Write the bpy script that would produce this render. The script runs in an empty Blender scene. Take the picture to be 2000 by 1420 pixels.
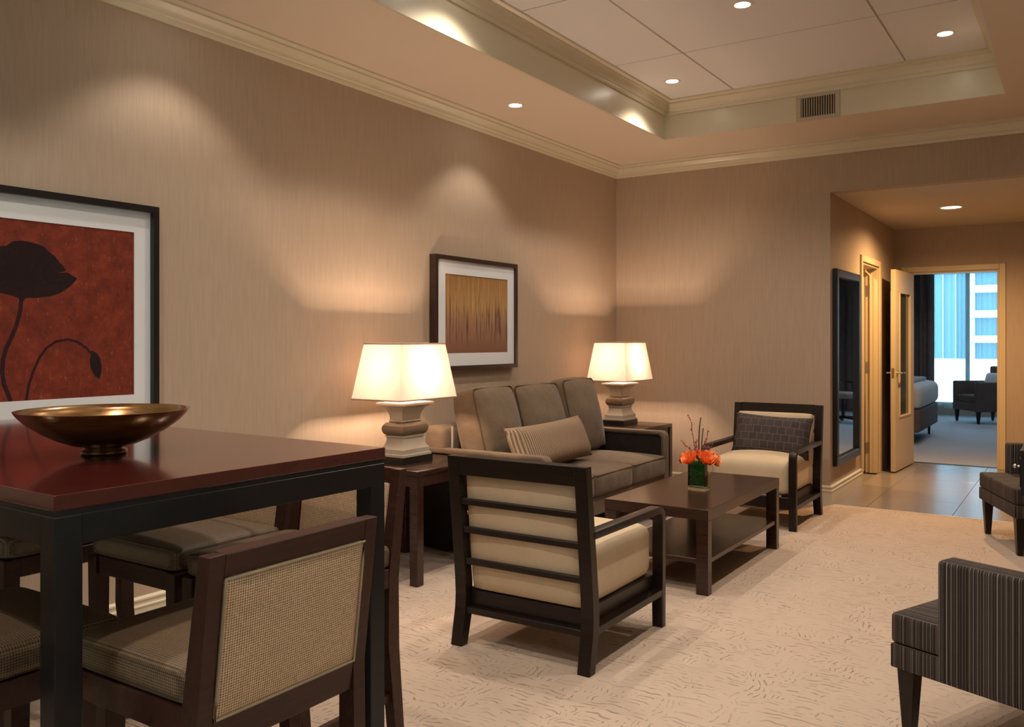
import bpy, bmesh, math, random
from mathutils import Vector, Matrix
random.seed(7)
S = bpy.context.scene
COL = S.collection
PI = math.pi

# ------------------------------------------------------------------ camera
TH = math.atan(1114.5/1695.0)
cam_d = bpy.data.cameras.new('camera')
cam_d.sensor_fit = 'HORIZONTAL'; cam_d.sensor_width = 36.0
cam_d.lens = 36.0*1695.0/2000.0
cam_d.shift_x = 0.0
cam_d.shift_y = -(710.0-663.7)/2000.0
cam_d.clip_end = 400
cam = bpy.data.objects.new('camera', cam_d); COL.objects.link(cam)
cam.location = (3.702, 0.0, 1.36)
cam.rotation_euler = (PI/2, 0, TH)
S.camera = cam

# ------------------------------------------------------------------ world (plain daylight sky)
W = bpy.data.worlds.new('sky'); S.world = W; W.use_nodes = True
bg = W.node_tree.nodes['Background']
bg.inputs['Color'].default_value = (0.50, 0.82, 1.0, 1)
bg.inputs['Strength'].default_value = 7.0

# ------------------------------------------------------------------ exposure / colour management
S.view_settings.view_transform = 'Standard'
S.view_settings.look = 'None'
S.view_settings.gamma = 1.0
S.view_settings.use_curve_mapping = False
S.view_settings.exposure = 0.0
S.cycles.use_denoising = True
S.cycles.use_adaptive_sampling = True
S.cycles.adaptive_threshold = 0.015
S.cycles.max_bounces = 10
S.cycles.diffuse_bounces = 5
S.cycles.glossy_bounces = 4
S.cycles.transmission_bounces = 8
S.cycles.transparent_max_bounces = 12
S.cycles.sample_clamp_indirect = 6.0
S.cycles.caustics_reflective = False
S.cycles.caustics_refractive = False
SPOT_W = 57.0          # each recessed downlight in the raised ceiling
WASH_W = 20.0          # the small wall-washing downlights in the ceiling border
SPOT_C = (1.0, 0.87, 0.75)
LAMP_W = 125.0          # each table-lamp bulb
LAMP_C = (1.0, 0.71, 0.51)
HALL_W = 210.0
HALL_C = (1.0, 0.60, 0.28)

# ------------------------------------------------------------------ helpers
def V(*a): return Vector(a)
def obj(name, bm, mat, parent=None, loc=(0,0,0), rot=(0,0,0), smooth=None):
    if isinstance(bm, bpy.types.Mesh): me = bm
    else:
        bmesh.ops.recalc_face_normals(bm, faces=bm.faces[:])
        me = bpy.data.meshes.new(name); bm.to_mesh(me); bm.free()
        if mat is not None: me.materials.append(mat)
        if smooth:
            me.shade_smooth(); me.set_sharp_from_angle(angle=math.radians(smooth))
    o = bpy.data.objects.new(name, me); COL.objects.link(o)
    o.location = loc; o.rotation_euler = rot
    if parent is not None: o.parent = parent
    return o
def tag(o, label, cat, group=None):
    o['label'] = label; o['category'] = cat
    if group: o['group'] = group
    return o
def thing(name, label, cat, loc=(0,0,0), rz=0.0, group=None):
    o = bpy.data.objects.new(name, None); COL.objects.link(o)
    o.empty_display_size = 0.1
    o.location = loc; o.rotation_euler = (0,0,rz)
    return tag(o, label, cat, group)
def struct(name, bm, mat, parent=None, smooth=None):
    o = obj(name, bm, mat, parent, smooth=smooth)
    if parent is None: o['kind'] = 'structure'
    return o
def kids(o): return [c for c in COL.objects if c.parent == o]
def dup(root, loc, rz, label, group=None):
    r = root.copy(); COL.objects.link(r); r.location = loc; r.rotation_euler = (0,0,rz)
    r['label'] = label
    if group: r['group'] = group
    for ch in kids(root):
        c = ch.copy(); COL.objects.link(c); c.parent = r
        for g in kids(ch):
            d = g.copy(); COL.objects.link(d); d.parent = c
    return r
def B(): return bmesh.new()
def box(bm, x0, x1, y0, y1, z0, z1, bev=0.0, seg=2):
    r = bmesh.ops.create_cube(bm, size=1.0)
    vs = r['verts']
    for v in vs:
        v.co = Vector((x0+(v.co.x+.5)*(x1-x0), y0+(v.co.y+.5)*(y1-y0), z0+(v.co.z+.5)*(z1-z0)))
    if bev > 0:
        es = list({e for v in vs for e in v.link_edges})
        bmesh.ops.bevel(bm, geom=es, offset=bev, segments=seg, affect='EDGES', profile=0.5)
    return bm
def bx(*a, **k): return box(B(), *a, **k)
def prism(bm, pts, axis, a, b, bev=0.0):
    """polygon pts (u,v) extruded along axis from a to b. axis x:(y,z) y:(x,z) z:(x,y)"""
    def P(u, v, w):
        return {'x': (w,u,v), 'y': (u,w,v), 'z': (u,v,w)}[axis]
    A = [bm.verts.new(P(u,v,a)) for u,v in pts]
    Bv = [bm.verts.new(P(u,v,b)) for u,v in pts]
    n = len(pts); fs = []
    fs.append(bm.faces.new(A[::-1])); fs.append(bm.faces.new(Bv))
    for i in range(n): fs.append(bm.faces.new((A[i],A[(i+1)%n],Bv[(i+1)%n],Bv[i])))
    if bev > 0:
        es = list({e for f in fs for e in f.edges})
        bmesh.ops.bevel(bm, geom=es, offset=bev, segments=2, affect='EDGES', profile=0.5, clamp_overlap=True)
    return bm
def hexa(bm, bot, top, bev=0.0):
    """box from 4 bottom + 4 top points"""
    a = [bm.verts.new(p) for p in bot]; b = [bm.verts.new(p) for p in top]
    fs = [bm.faces.new(a[::-1]), bm.faces.new(b)]
    for i in range(4): fs.append(bm.faces.new((a[i],a[(i+1)%4],b[(i+1)%4],b[i])))
    if bev > 0:
        es = list({e for f in fs for e in f.edges})
        bmesh.ops.bevel(bm, geom=es, offset=bev, segments=2, affect='EDGES', profile=0.5)
    return bm
def taper(bm, cx, cy, z0, z1, w0, d0, w1, d1, ox=0, oy=0, bev=.003):
    """tapered leg: bottom w0 x d0 offset by (ox,oy), top w1 x d1"""
    q = ((-1,-1),(1,-1),(1,1),(-1,1))
    return hexa(bm, [(cx+ox+s*w0/2, cy+oy+t*d0/2, z0) for s,t in q], [(cx+s*w1/2, cy+t*d1/2, z1) for s,t in q], bev)
def cushion(bm, cx, cy, cz, sx, sy, sz, r, bulge=(0,0,0), n=9, mat=None, crown=0.0):
    h = (sx/2, sy/2, sz/2)
    t = bmesh.ops.create_cube(bm, size=2.0)
    vs0 = t['verts']; es = list({e for v in vs0 for e in v.link_edges})
    bmesh.ops.subdivide_edges(bm, edges=es, cuts=n, use_grid_fill=True)
    vs = [v for v in bm.verts if v.tag is False]
    for v in vs:
        c = [math.sin(max(-1,min(1,k))*PI/2) for k in v.co]
        p = [c[i]*h[i] for i in range(3)]
        q = [max(-(h[i]-r), min(h[i]-r, p[i])) for i in range(3)]
        d = Vector([p[i]-q[i] for i in range(3)])
        if d.length > 1e-9: d = d.normalized()*r
        p = Vector(q)+d
        f = [1-min(1,abs(p[i]/h[i]))**2 for i in range(3)]
        p.x += c[0]*bulge[0]*f[1]*f[2]; p.y += c[1]*bulge[1]*f[0]*f[2]; p.z += c[2]*bulge[2]*f[0]*f[1]
        if mat is not None: p = mat @ p
        v.co = p + Vector((cx,cy,cz)); v.tag = True
    return bm
def pillow(bm, w, h, t, axis='y', n=14, pinch=.05):
    """knife-edge pillow, w wide, h high, t thick along axis"""
    rows = []
    for side in (1,-1):
        R = []
        for i in range(n+1):
            r_ = []
            for j in range(n+1):
                u = -1+2*i/n; v = -1+2*j/n
                e = max(0.0, (1-u**4)*(1-v**4))
                d = side*t/2*e**.55 + .004*side
                x = u*w/2*(1-pinch*(1-v*v)*abs(u)**3); z = v*h/2*(1-pinch*1.6*(1-u*u)*abs(v)**3)
                z += .012*h*math.sin(5*u+1.3)*(1-v*v)
                r_.append(bm.verts.new((x,d,z) if axis=='y' else (d,x,z)))
            R.append(r_)
        rows.append(R)
        for i in range(n):
            for j in range(n): bm.faces.new((R[i][j],R[i+1][j],R[i+1][j+1],R[i][j+1]))
    A, C = rows
    ring = [(i,0) for i in range(n)]+[(n,j) for j in range(n)]+[(i,n) for i in range(n,0,-1)]+[(0,j) for j in range(n,0,-1)]
    for k in range(len(ring)):
        a = ring[k]; b_ = ring[(k+1)%len(ring)]
        bm.faces.new((A[a[0]][a[1]],A[b_[0]][b_[1]],C[b_[0]][b_[1]],C[a[0]][a[1]]))
    return bm
def tube(bm, pts, r, seg=8, closed=False, r_end=None):
    pts = [Vector(p) for p in pts]; rings = []
    n = len(pts)
    for i,p in enumerate(pts):
        if closed: t = pts[(i+1)%n]-pts[i-1]
        else: t = pts[min(i+1,n-1)]-pts[max(i-1,0)]
        t = t.normalized() if t.length>0 else Vector((0,0,1))
        up = Vector((0,0,1)) if abs(t.z) < .9 else Vector((1,0,0))
        a = t.cross(up).normalized(); b = t.cross(a)
        rr = r if r_end is None else r+(r_end-r)*i/(n-1)
        rings.append([bm.verts.new(p+a*rr*math.cos(2*PI*k/seg)+b*rr*math.sin(2*PI*k/seg)) for k in range(seg)])
    for i in range(n if closed else n-1):
        A = rings[i]; C = rings[(i+1)%n]
        for k in range(seg): bm.faces.new((A[k],A[(k+1)%seg],C[(k+1)%seg],C[k]))
    if not closed:
        bm.faces.new(rings[0][::-1]); bm.faces.new(rings[-1])
    return bm
def lathe(bm, prof, cx=0, cy=0, seg=32, close=False):
    rings = []
    for r,z in prof:
        rings.append([bm.verts.new((cx+r*math.cos(2*PI*k/seg), cy+r*math.sin(2*PI*k/seg), z)) for k in range(seg)])
    for i in range(len(rings)-1):
        for k in range(seg):
            bm.faces.new((rings[i][k],rings[i][(k+1)%seg],rings[i+1][(k+1)%seg],rings[i+1][k]))
    if close:
        bm.faces.new(rings[0][::-1]); bm.faces.new(rings[-1])
    return bm
def sqlathe(bm, prof, ex=0.0, ey=0.0):
    """rectangular 'lathe': prof (half_width, z); ex/ey extra half length"""
    rings = []
    for r,z in prof:
        rings.append([bm.verts.new((s*(r+ex), t*(r+ey), z)) for s,t in ((-1,-1),(1,-1),(1,1),(-1,1))])
    for i in range(len(rings)-1):
        for k in range(4):
            bm.faces.new((rings[i][k],rings[i][(k+1)%4],rings[i+1][(k+1)%4],rings[i+1][k]))
    bm.faces.new(rings[0][::-1]); bm.faces.new(rings[-1])
    return bm
def molding(prof, p0, p1, n, m0=0.0, m1=0.0):
    """prof: (out, z) polygon; swept from p0 to p1 along a wall with inward normal n"""
    bm = B(); p0 = Vector((*p0,0)); p1 = Vector((*p1,0)); n = Vector((*n,0)); d = (p1-p0).normalized()
    A = [bm.verts.new(p0+n*o+d*o*m0+Vector((0,0,z))) for o,z in prof]
    C = [bm.verts.new(p1+n*o-d*o*m1+Vector((0,0,z))) for o,z in prof]
    k = len(prof)
    for i in range(k): bm.faces.new((A[i],A[(i+1)%k],C[(i+1)%k],C[i]))
    bm.faces.new(A[::-1]); bm.faces.new(C)
    return bm

# ------------------------------------------------------------------ materials
def mat(name, color, rough=.5, metal=0.0, spec=.5, coat=0.0):
    m = bpy.data.materials.new(name); m.use_nodes = True
    b = m.node_tree.nodes['Principled BSDF']
    b.inputs['Base Color'].default_value = (*color,1)
    b.inputs['Roughness'].default_value = rough
    b.inputs['Metallic'].default_value = metal
    b.inputs['Specular IOR Level'].default_value = spec
    b.inputs['Coat Weight'].default_value = coat
    b.inputs['Coat Roughness'].default_value = .08
    return m
class N:
    def __init__(s, m): s.m = m; s.t = m.node_tree; s.b = s.t.nodes['Principled BSDF']
    def n(s, typ, **k):
        x = s.t.nodes.new(typ)
        for a,v in k.items():
            if a in x.inputs.keys(): x.inputs[a].default_value = v
            else: setattr(x, a, v)
        return x
    def l(s, a, b): s.t.links.new(a, b)
    def coord(s, scale=(1,1,1), rot=(0,0,0), kind='Object'):
        c = s.n('ShaderNodeTexCoord'); mp = s.n('ShaderNodeMapping')
        mp.inputs['Scale'].default_value = scale; mp.inputs['Rotation'].default_value = rot
        s.l(c.outputs[kind], mp.inputs['Vector']); return mp.outputs['Vector']
    def noise(s, vec, scale=5, detail=3, rough=.5, dist=0):
        x = s.n('ShaderNodeTexNoise'); s.l(vec, x.inputs['Vector'])
        x.inputs['Scale'].default_value = scale; x.inputs['Detail'].default_value = detail
        x.inputs['Roughness'].default_value = rough; x.inputs['Distortion'].default_value = dist
        return x.outputs['Fac']
    def ramp(s, fac, stops):
        x = s.n('ShaderNodeValToRGB'); s.l(fac, x.inputs['Fac']); e = x.color_ramp.elements
        while len(e) < len(stops): e.new(.5)
        for i,(p,c) in enumerate(stops):
            e[i].position = p; e[i].color = (*c,1) if len(c)==3 else c
        return x.outputs['Color']
    def mix(s, fac, a, b):
        x = s.n('ShaderNodeMix', data_type='RGBA')
        if isinstance(fac,(int,float)): x.inputs[0].default_value = fac
        else: s.l(fac, x.inputs[0])
        for i,c in ((6,a),(7,b)):
            if isinstance(c, tuple): x.inputs[i].default_value = (*c,1)
            else: s.l(c, x.inputs[i])
        return x.outputs[2]
    def math(s, op, a, b=None):
        x = s.n('ShaderNodeMath', operation=op)
        for i,c in ((0,a),(1,b)):
            if c is None: continue
            if isinstance(c,(int,float)): x.inputs[i].default_value = c
            else: s.l(c, x.inputs[i])
        return x.outputs[0]
    def bump(s, h, strength=.3, dist=.002):
        x = s.n('ShaderNodeBump'); x.inputs['Strength'].default_value = strength; x.inputs['Distance'].default_value = dist
        s.l(h, x.inputs['Height']); s.l(x.outputs[0], s.b.inputs['Normal'])
    def color(s, c): s.l(c, s.b.inputs['Base Color'])

def m_wallpaper():
    m = mat('wallpaper', (.4,.3,.2), .62, spec=.3); k = N(m)
    v = k.coord((1,1,.02)); f = k.noise(v, 330, 3, .6)
    v2 = k.coord((1,1,.06)); g = k.noise(v2, 60, 2, .5)
    s = k.math('ADD', k.math('MULTIPLY', f, .65), k.math('MULTIPLY', g, .35))
    k.color(k.ramp(s, [(.3,(.405,.308,.222)),(.5,(.445,.342,.25)),(.72,(.485,.376,.278))]))
    k.bump(f, .12, .001)
    return m
def m_paint(name, c, rough=.4, spec=.5):
    m = mat(name, c, rough, spec=spec); k = N(m)
    f = k.noise(k.coord(), 3.0, 2, .5)
    k.color(k.mix(k.math('MULTIPLY', f, .12), c, tuple(x*.8 for x in c)))
    return m
def m_carpet(name, c, dark, blue=False):
    m = mat(name, c, .95, spec=.1); k = N(m)
    v = k.coord()
    big = k.noise(v, 2.2, 3, .55)
    fine = k.noise(v, 420, 2, .7)
    w = k.n('ShaderNodeTexWave', wave_type='BANDS', bands_direction='Y', wave_profile='SIN')
    k.l(v, w.inputs['Vector'])
    for a,b in (('Scale',10.0),('Distortion',13.0),('Detail',2.0),('Detail Scale',.55),('Detail Roughness',.6)): w.inputs[a].default_value = b
    lines = k.ramp(w.outputs['Fac'], [(.0,(1,1,1)),(.05,(1,1,1)),(.13,(0,0,0))])
    w2 = k.n('ShaderNodeTexWave', wave_type='BANDS', bands_direction='X', wave_profile='SIN')
    k.l(v, w2.inputs['Vector'])
    for a,b in (('Scale',11.0),('Distortion',15.0),('Detail',2.0),('Detail Scale',.6),('Detail Roughness',.6)): w2.inputs[a].default_value = b
    lines2 = k.ramp(w2.outputs['Fac'], [(.0,(1,1,1)),(.05,(1,1,1)),(.13,(0,0,0))])
    sel = k.ramp(k.noise(v, 5.5, 1, .5), [(.54,(0,0,0)),(.57,(1,1,1))])
    lines = k.mix(sel, lines, lines2)
    dash = k.noise(k.coord((1,2.0,1)), 15, 2, .6)
    dm = k.ramp(dash, [(.46,(0,0,0)),(.55,(1,1,1))])
    patch = k.ramp(k.noise(v, 3.4, 2, .5), [(.38,(.35,.35,.35)),(.58,(1,1,1))])
    q = k.math('MULTIPLY', k.math('MULTIPLY', lines, dm), patch)
    base = k.mix(big, tuple(x*.9 for x in c), tuple(min(1,x*1.08) for x in c))
    base = k.mix(k.math('MULTIPLY', fine, .35), base, tuple(x*.72 for x in c))
    k.color(k.mix(k.math('MULTIPLY', q, .72), base, dark))
    h = k.math('SUBTRACT', k.math('MULTIPLY', fine, .5), k.math('MULTIPLY', q, .9))
    k.bump(h, .6, .004)
    return m
def m_wood(name, c1, c2, rough=.28, coat=.3, axis=(1,14,14), spec=.5):
    m = mat(name, c1, rough, spec=spec, coat=coat); k = N(m)
    f = k.noise(k.coord(axis), 4.0, 4, .6, .6)
    k.color(k.ramp(f, [(.3,c1),(.7,c2)]))
    return m
def m_fabric(name, c1, c2, scale=300, bump=.3, sheen=.0):
    m = mat(name, c1, .9, spec=.15); k = N(m)
    f = k.noise(k.coord(), scale, 2, .6); g = k.noise(k.coord(), 9, 3, .5)
    s = k.math('ADD', k.math('MULTIPLY', f, .6), k.math('MULTIPLY', g, .4))
    k.color(k.ramp(s, [(.3,c1),(.7,c2)]))
    if sheen: k.bump(k.math('ADD', k.math('MULTIPLY', f, .08), g), .55, .02)
    else: k.bump(f, bump, .001)
    if sheen: m.node_tree.nodes['Principled BSDF'].inputs['Sheen Weight'].default_value = sheen
    return m
def m_weave(name, c1, c2, gap, k1=700.0, k2=900.0, k3=700.0):
    """basket weave that reads as a thread grid on any face"""
    m = mat(name, c1, .55, spec=.4); k = N(m)
    c = k.n('ShaderNodeTexCoord'); sp = k.n('ShaderNodeSeparateXYZ'); k.l(c.outputs['Object'], sp.inputs[0])
    sx = k.math('SINE', k.math('MULTIPLY', sp.outputs[0], k1))
    sy = k.math('SINE', k.math('MULTIPLY', sp.outputs[1], k2))
    nn = k.n('ShaderNodeSeparateXYZ'); k.l(c.outputs['Normal'], nn.inputs[0])
    sz = k.math('MULTIPLY', k.math('SINE', k.math('MULTIPLY', sp.outputs[2], k3)), k.math('SUBTRACT', 1.0, k.math('POWER', k.math('ABSOLUTE', nn.outputs[2]), 2.0)))
    f = k.math('ADD', k.math('MULTIPLY', k.math('ADD', k.math('ADD', sx, sy), sz), .2), .5)
    g = k.noise(k.coord((1,1,1)), 160, 2, .7); g2 = k.noise(k.coord(), 12, 3, .6)
    f2 = k.math('ADD', k.math('MULTIPLY', f, .75), k.math('MULTIPLY', g, .35))
    x = k.ramp(f2, [(.32,gap),(.55,c2),(.85,c1)])
    k.color(k.mix(k.math('MULTIPLY', g2, .3), x, gap))
    k.bump(f, .6, .0015)
    return m
def m_stripe(name, scale=150.0, bump=.3):
    """woven stripes running up every upright face (chosen from the object-space normal)"""
    m = mat(name, (.03,.02,.015), .8, spec=.25); k = N(m)
    c = k.n('ShaderNodeTexCoord'); sp = k.n('ShaderNodeSeparateXYZ'); k.l(c.outputs['Object'], sp.inputs[0])
    sn = k.n('ShaderNodeSeparateXYZ'); k.l(c.outputs['Normal'], sn.inputs[0])
    side = k.math('GREATER_THAN', k.math('ABSOLUTE', sn.outputs[0]), .6)
    mx = k.n('ShaderNodeMix', data_type='FLOAT'); k.l(side, mx.inputs[0]); k.l(sp.outputs[0], mx.inputs[2]); k.l(sp.outputs[1], mx.inputs[3])
    cb = k.n('ShaderNodeCombineXYZ'); k.l(k.math('MULTIPLY', mx.outputs[0], scale), cb.inputs[0])
    f = k.noise(cb.outputs[0], 1.0, 1.0, .6)
    D=(.010,.0065,.005); R=(.040,.020,.013); G=(.27,.245,.245); O=(.15,.10,.055)
    x = k.ramp(f, [(.34,D),(.405,R),(.43,D),(.462,G),(.48,D),(.51,R),(.53,D),(.555,O),(.58,D),(.62,G)])
    g = k.noise(k.coord(), 420, 1, .5)
    k.color(k.mix(k.math('MULTIPLY', g, .45), x, (.010,.007,.006)))
    k.bump(f, bump, .0015)
    return m
def m_rib(name, c1, c2, axis, freq):
    m = mat(name, c1, .85, spec=.2); k = N(m)
    c = k.n('ShaderNodeTexCoord'); sp = k.n('ShaderNodeSeparateXYZ'); k.l(c.outputs['Object'], sp.inputs[0])
    d = k.noise(k.coord(), 7, 2, .5)
    s = k.math('SINE', k.math('ADD', k.math('MULTIPLY', sp.outputs[axis], freq), k.math('MULTIPLY', d, 1.2)))
    f = k.math('ADD', k.math('MULTIPLY', s, .5), .5)
    k.color(k.ramp(f, [(.15,c1),(.7,c2)])); k.bump(f, .8, .004)
    return m
def m_emit(name, c, s):
    m = bpy.data.materials.new(name); m.use_nodes = True; t = m.node_tree
    t.nodes.remove(t.nodes['Principled BSDF']); e = t.nodes.new('ShaderNodeEmission')
    e.inputs[0].default_value = (*c,1); e.inputs[1].default_value = s
    t.links.new(e.outputs[0], t.nodes['Material Output'].inputs[0]); return m
def m_trans(name, c, ct, fac=.5, transp=0.0):
    """thin cloth: diffuse + translucent (+ open weave)"""
    m = bpy.data.materials.new(name); m.use_nodes = True; t = m.node_tree
    t.nodes.remove(t.nodes['Principled BSDF']); o = t.nodes['Material Output']
    d = t.nodes.new('ShaderNodeBsdfDiffuse'); d.inputs[0].default_value = (*c,1)
    r = t.nodes.new('ShaderNodeBsdfTranslucent'); r.inputs[0].default_value = (*ct,1)
    tc = t.nodes.new('ShaderNodeTexCoord'); nz = t.nodes.new('ShaderNodeTexNoise'); nz.inputs['Scale'].default_value = 140
    mx0 = t.nodes.new('ShaderNodeMix'); mx0.data_type = 'RGBA'; mx0.inputs[6].default_value = (*ct,1); mx0.inputs[7].default_value = (*[x*.86 for x in ct],1)
    t.links.new(tc.outputs['Object'], nz.inputs['Vector']); t.links.new(nz.outputs['Fac'], mx0.inputs[0]); t.links.new(mx0.outputs[2], r.inputs[0])
    mx = t.nodes.new('ShaderNodeMixShader'); mx.inputs[0].default_value = fac
    t.links.new(d.outputs[0], mx.inputs[1]); t.links.new(r.outputs[0], mx.inputs[2])
    out = mx
    if transp:
        tr = t.nodes.new('ShaderNodeBsdfTransparent'); m2 = t.nodes.new('ShaderNodeMixShader'); m2.inputs[0].default_value = transp
        t.links.new(mx.outputs[0], m2.inputs[1]); t.links.new(tr.outputs[0], m2.inputs[2]); out = m2
    t.links.new(out.outputs[0], o.inputs[0]); return m
def m_glass(name, c=(1,1,1), rough=0.0, thin=False):
    m = bpy.data.materials.new(name); m.use_nodes = True; t = m.node_tree
    t.nodes.remove(t.nodes['Principled BSDF']); o = t.nodes['Material Output']
    if thin:
        g = t.nodes.new('ShaderNodeBsdfGlossy'); g.inputs['Roughness'].default_value = rough
        g.inputs[0].default_value = (1,1,1,1)
        tr = t.nodes.new('ShaderNodeBsdfTransparent'); tr.inputs[0].default_value = (*c,1)
        fr = t.nodes.new('ShaderNodeFresnel'); fr.inputs[0].default_value = 1.45
        mx = t.nodes.new('ShaderNodeMixShader')
        t.links.new(fr.outputs[0], mx.inputs[0]); t.links.new(tr.outputs[0], mx.inputs[1]); t.links.new(g.outputs[0], mx.inputs[2])
        t.links.new(mx.outputs[0], o.inputs[0])
    else:
        g = t.nodes.new('ShaderNodeBsdfGlass'); g.inputs[0].default_value = (*c,1); g.inputs['Roughness'].default_value = rough; g.inputs['IOR'].default_value = 1.45
        t.links.new(g.outputs[0], o.inputs[0])
    return m

M = {}
M['wall'] = m_wallpaper()
M['soffit'] = m_paint('soffit paint', (.70,.60,.48), .6, .3)
M['cream'] = m_paint('cream trim paint', (.68,.615,.455), .30)
M['panel'] = m_paint('ceiling tile', (.76,.75,.75), .8, .2)
M['bar'] = m_paint('ceiling grid', (.34,.32,.31), .5)
M['carpet'] = m_carpet('carved carpet', (.60,.472,.37), (.24,.165,.11))
M['bcarpet'] = m_carpet('bedroom carpet', (.52,.55,.62), (.38,.40,.45))
M['espresso'] = m_wood('espresso wood', (.009,.0055,.0045), (.020,.011,.008), .34, .0, spec=.32)
M['black'] = m_wood('black lacquer wood', (.006,.006,.0065), (.010,.0095,.010), .34, .0, spec=.35)
M['mahog'] = m_wood('mahogany', (.055,.0075,.007), (.072,.011,.009), .14, .5, (1,3,3))
M['stoolwood'] = m_wood('stool walnut', (.028,.0095,.0065), (.055,.018,.011), .36, .0, spec=.32)
M['walnut'] = m_wood('walnut table', (.022,.0095,.0065), (.044,.018,.011), .26, .12, spec=.45)
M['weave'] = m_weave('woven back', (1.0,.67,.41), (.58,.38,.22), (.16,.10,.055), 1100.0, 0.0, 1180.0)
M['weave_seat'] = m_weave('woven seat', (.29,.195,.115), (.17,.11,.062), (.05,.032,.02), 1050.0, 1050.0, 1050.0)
M['weave_trim'] = m_fabric('woven piping', (.26,.19,.12), (.42,.32,.21), 400)
M['beige'] = m_fabric('beige upholstery', (.56,.435,.285), (.68,.54,.37), 420, .2)
M['sofa'] = m_fabric('brown chenille', (.105,.073,.046), (.185,.13,.083), 220, .4, .15)
M['sofa_dark'] = m_fabric('dark arm panel', (.012,.009,.008), (.024,.018,.015), 200, .2)
M['pipe'] = m_fabric('brown piping', (.075,.045,.028), (.12,.075,.045), 300)
M['lining'] = m_fabric('pale lining', (.24,.21,.20), (.30,.265,.25), 200)
M['rib'] = m_rib('ribbed pillow', (.17,.105,.065), (.36,.265,.175), 1, 300.0)
M['ceramic'] = m_paint('glazed ceramic', (.52,.46,.37), .22)
M['ceramic_dark'] = m_paint('bronze glaze', (.20,.145,.10), .28)
M['plinth'] = mat('black plinth', (.012,.011,.011), .25)
M['shade'] = m_trans('linen shade', (.80,.70,.60), (.92,.74,.60), .17)
M['shade_trim'] = m_trans('shade binding', (.50,.36,.28), (.55,.36,.26), .3)
M['bulb'] = m_emit('bulb', (1,.75,.5), 25)
M['brass'] = mat('brass', (.55,.40,.2), .3, 1)
M['steel'] = mat('steel', (.6,.58,.55), .28, 1)
M['lens'] = m_emit('downlight lens', (1,.93,.82), 40)
M['hall_lens'] = m_emit('hall light lens', (1,.85,.65), 9)
M['trimring'] = mat('downlight ring', (.75,.70,.62), .3)
M['frame_black'] = mat('black frame', (.010,.010,.011), .30)
M['frame_brown'] = m_wood('brown frame', (.022,.011,.009), (.035,.017,.012), .34, .2)
M['matboard'] = m_paint('white mat board', (.72,.745,.76), .7, .2)
M['ink'] = m_fabric('dark ink', (.016,.010,.011), (.030,.014,.014), 60, .1)
M['ink2'] = m_fabric('purple ink', (.028,.010,.014), (.05,.017,.02), 60, .1)
M['tile'] = m_wood('floor tile', (.27,.215,.175), (.36,.29,.235), .30, .0, (2,30,2))
M['grout'] = mat('grout', (.17,.14,.12), .9)
M['halltile'] = m_wood('hall tile', (.235,.195,.17), (.30,.25,.215), .22, .0, (2,40,2))
M['door'] = m_paint('cream door paint', (.62,.50,.30), .35)
M['mirror'] = mat('mirror glass', (.9,.92,.93), .02, 1)
M['frosted'] = mat('door glass', (.06,.07,.06), .15, 0, .5)
M['dark_void'] = mat('duct', (.05,.04,.03), .8)
M['vent'] = m_paint('vent metal', (.50,.43,.32), .4)
M['stripe'] = m_stripe('striped upholstery')
M['stripe_x'] = M['stripe']
M['grid_pillow'] = None
M['fill_sheer'] = m_trans('cream voile', (.80,.68,.52), (.95,.68,.50), .80, .12)  # warm cloth added to neutralise the blue of the added windows
M['drape'] = m_fabric('brown drape', (.13,.10,.085), (.20,.155,.13), 200)
M['sheer'] = m_trans('sheer voile', (.80,.86,.9), (.80,.90,.95), .82, .68)
M['linen'] = m_fabric('white bed linen', (.62,.64,.68), (.72,.73,.76), 60, .2)
M['boxspring'] = m_fabric('grey box spring', (.13,.11,.11), (.18,.155,.15), 250)
M['blueblanket'] = m_fabric('folded blanket', (.36,.38,.42), (.46,.48,.52), 80)
M['taupe'] = m_fabric('taupe upholstery', (.11,.085,.075), (.16,.125,.11), 250)
M['glass'] = m_glass('vase glass', (.90,.97,.93), 0, True)
M['pane'] = m_glass('window pane', (.92,.97,.98), 0, True)
M['leaf'] = m_fabric('leaf', (.09,.34,.02), (.22,.58,.07), 30, .3)
M['blade'] = mat('grass blade', (.35,.55,.16), .5)
M['leaf_dark'] = m_fabric('dark leaf', (.03,.11,.02), (.08,.24,.04), 30, .3)
M['rose'] = m_fabric('orange rose', (.98,.22,.05), (1.0,.40,.14), 40, .1)
M['rose2'] = m_fabric('pale orange rose', (1.0,.30,.09), (1.0,.52,.24), 40, .1)
M['twig'] = mat('twig', (.06,.022,.018), .6)
M['berry'] = mat('berry', (.42,.04,.045), .4)
M['ext_white'] = m_paint('exterior concrete', (.80,.82,.84), .8)
M['ext_glass'] = mat('exterior glazing', (.05,.16,.22), .5)
M['ext_blue'] = mat('exterior curtain wall', (.08,.22,.28), .5)
M['winframe'] = mat('dark mullion', (.03,.05,.07), .4)
M['plastic'] = mat('black plastic', (.015,.015,.017), .4)
M['meshgrey'] = m_fabric('grey mesh', (.30,.25,.25), (.38,.32,.32), 300)

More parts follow.
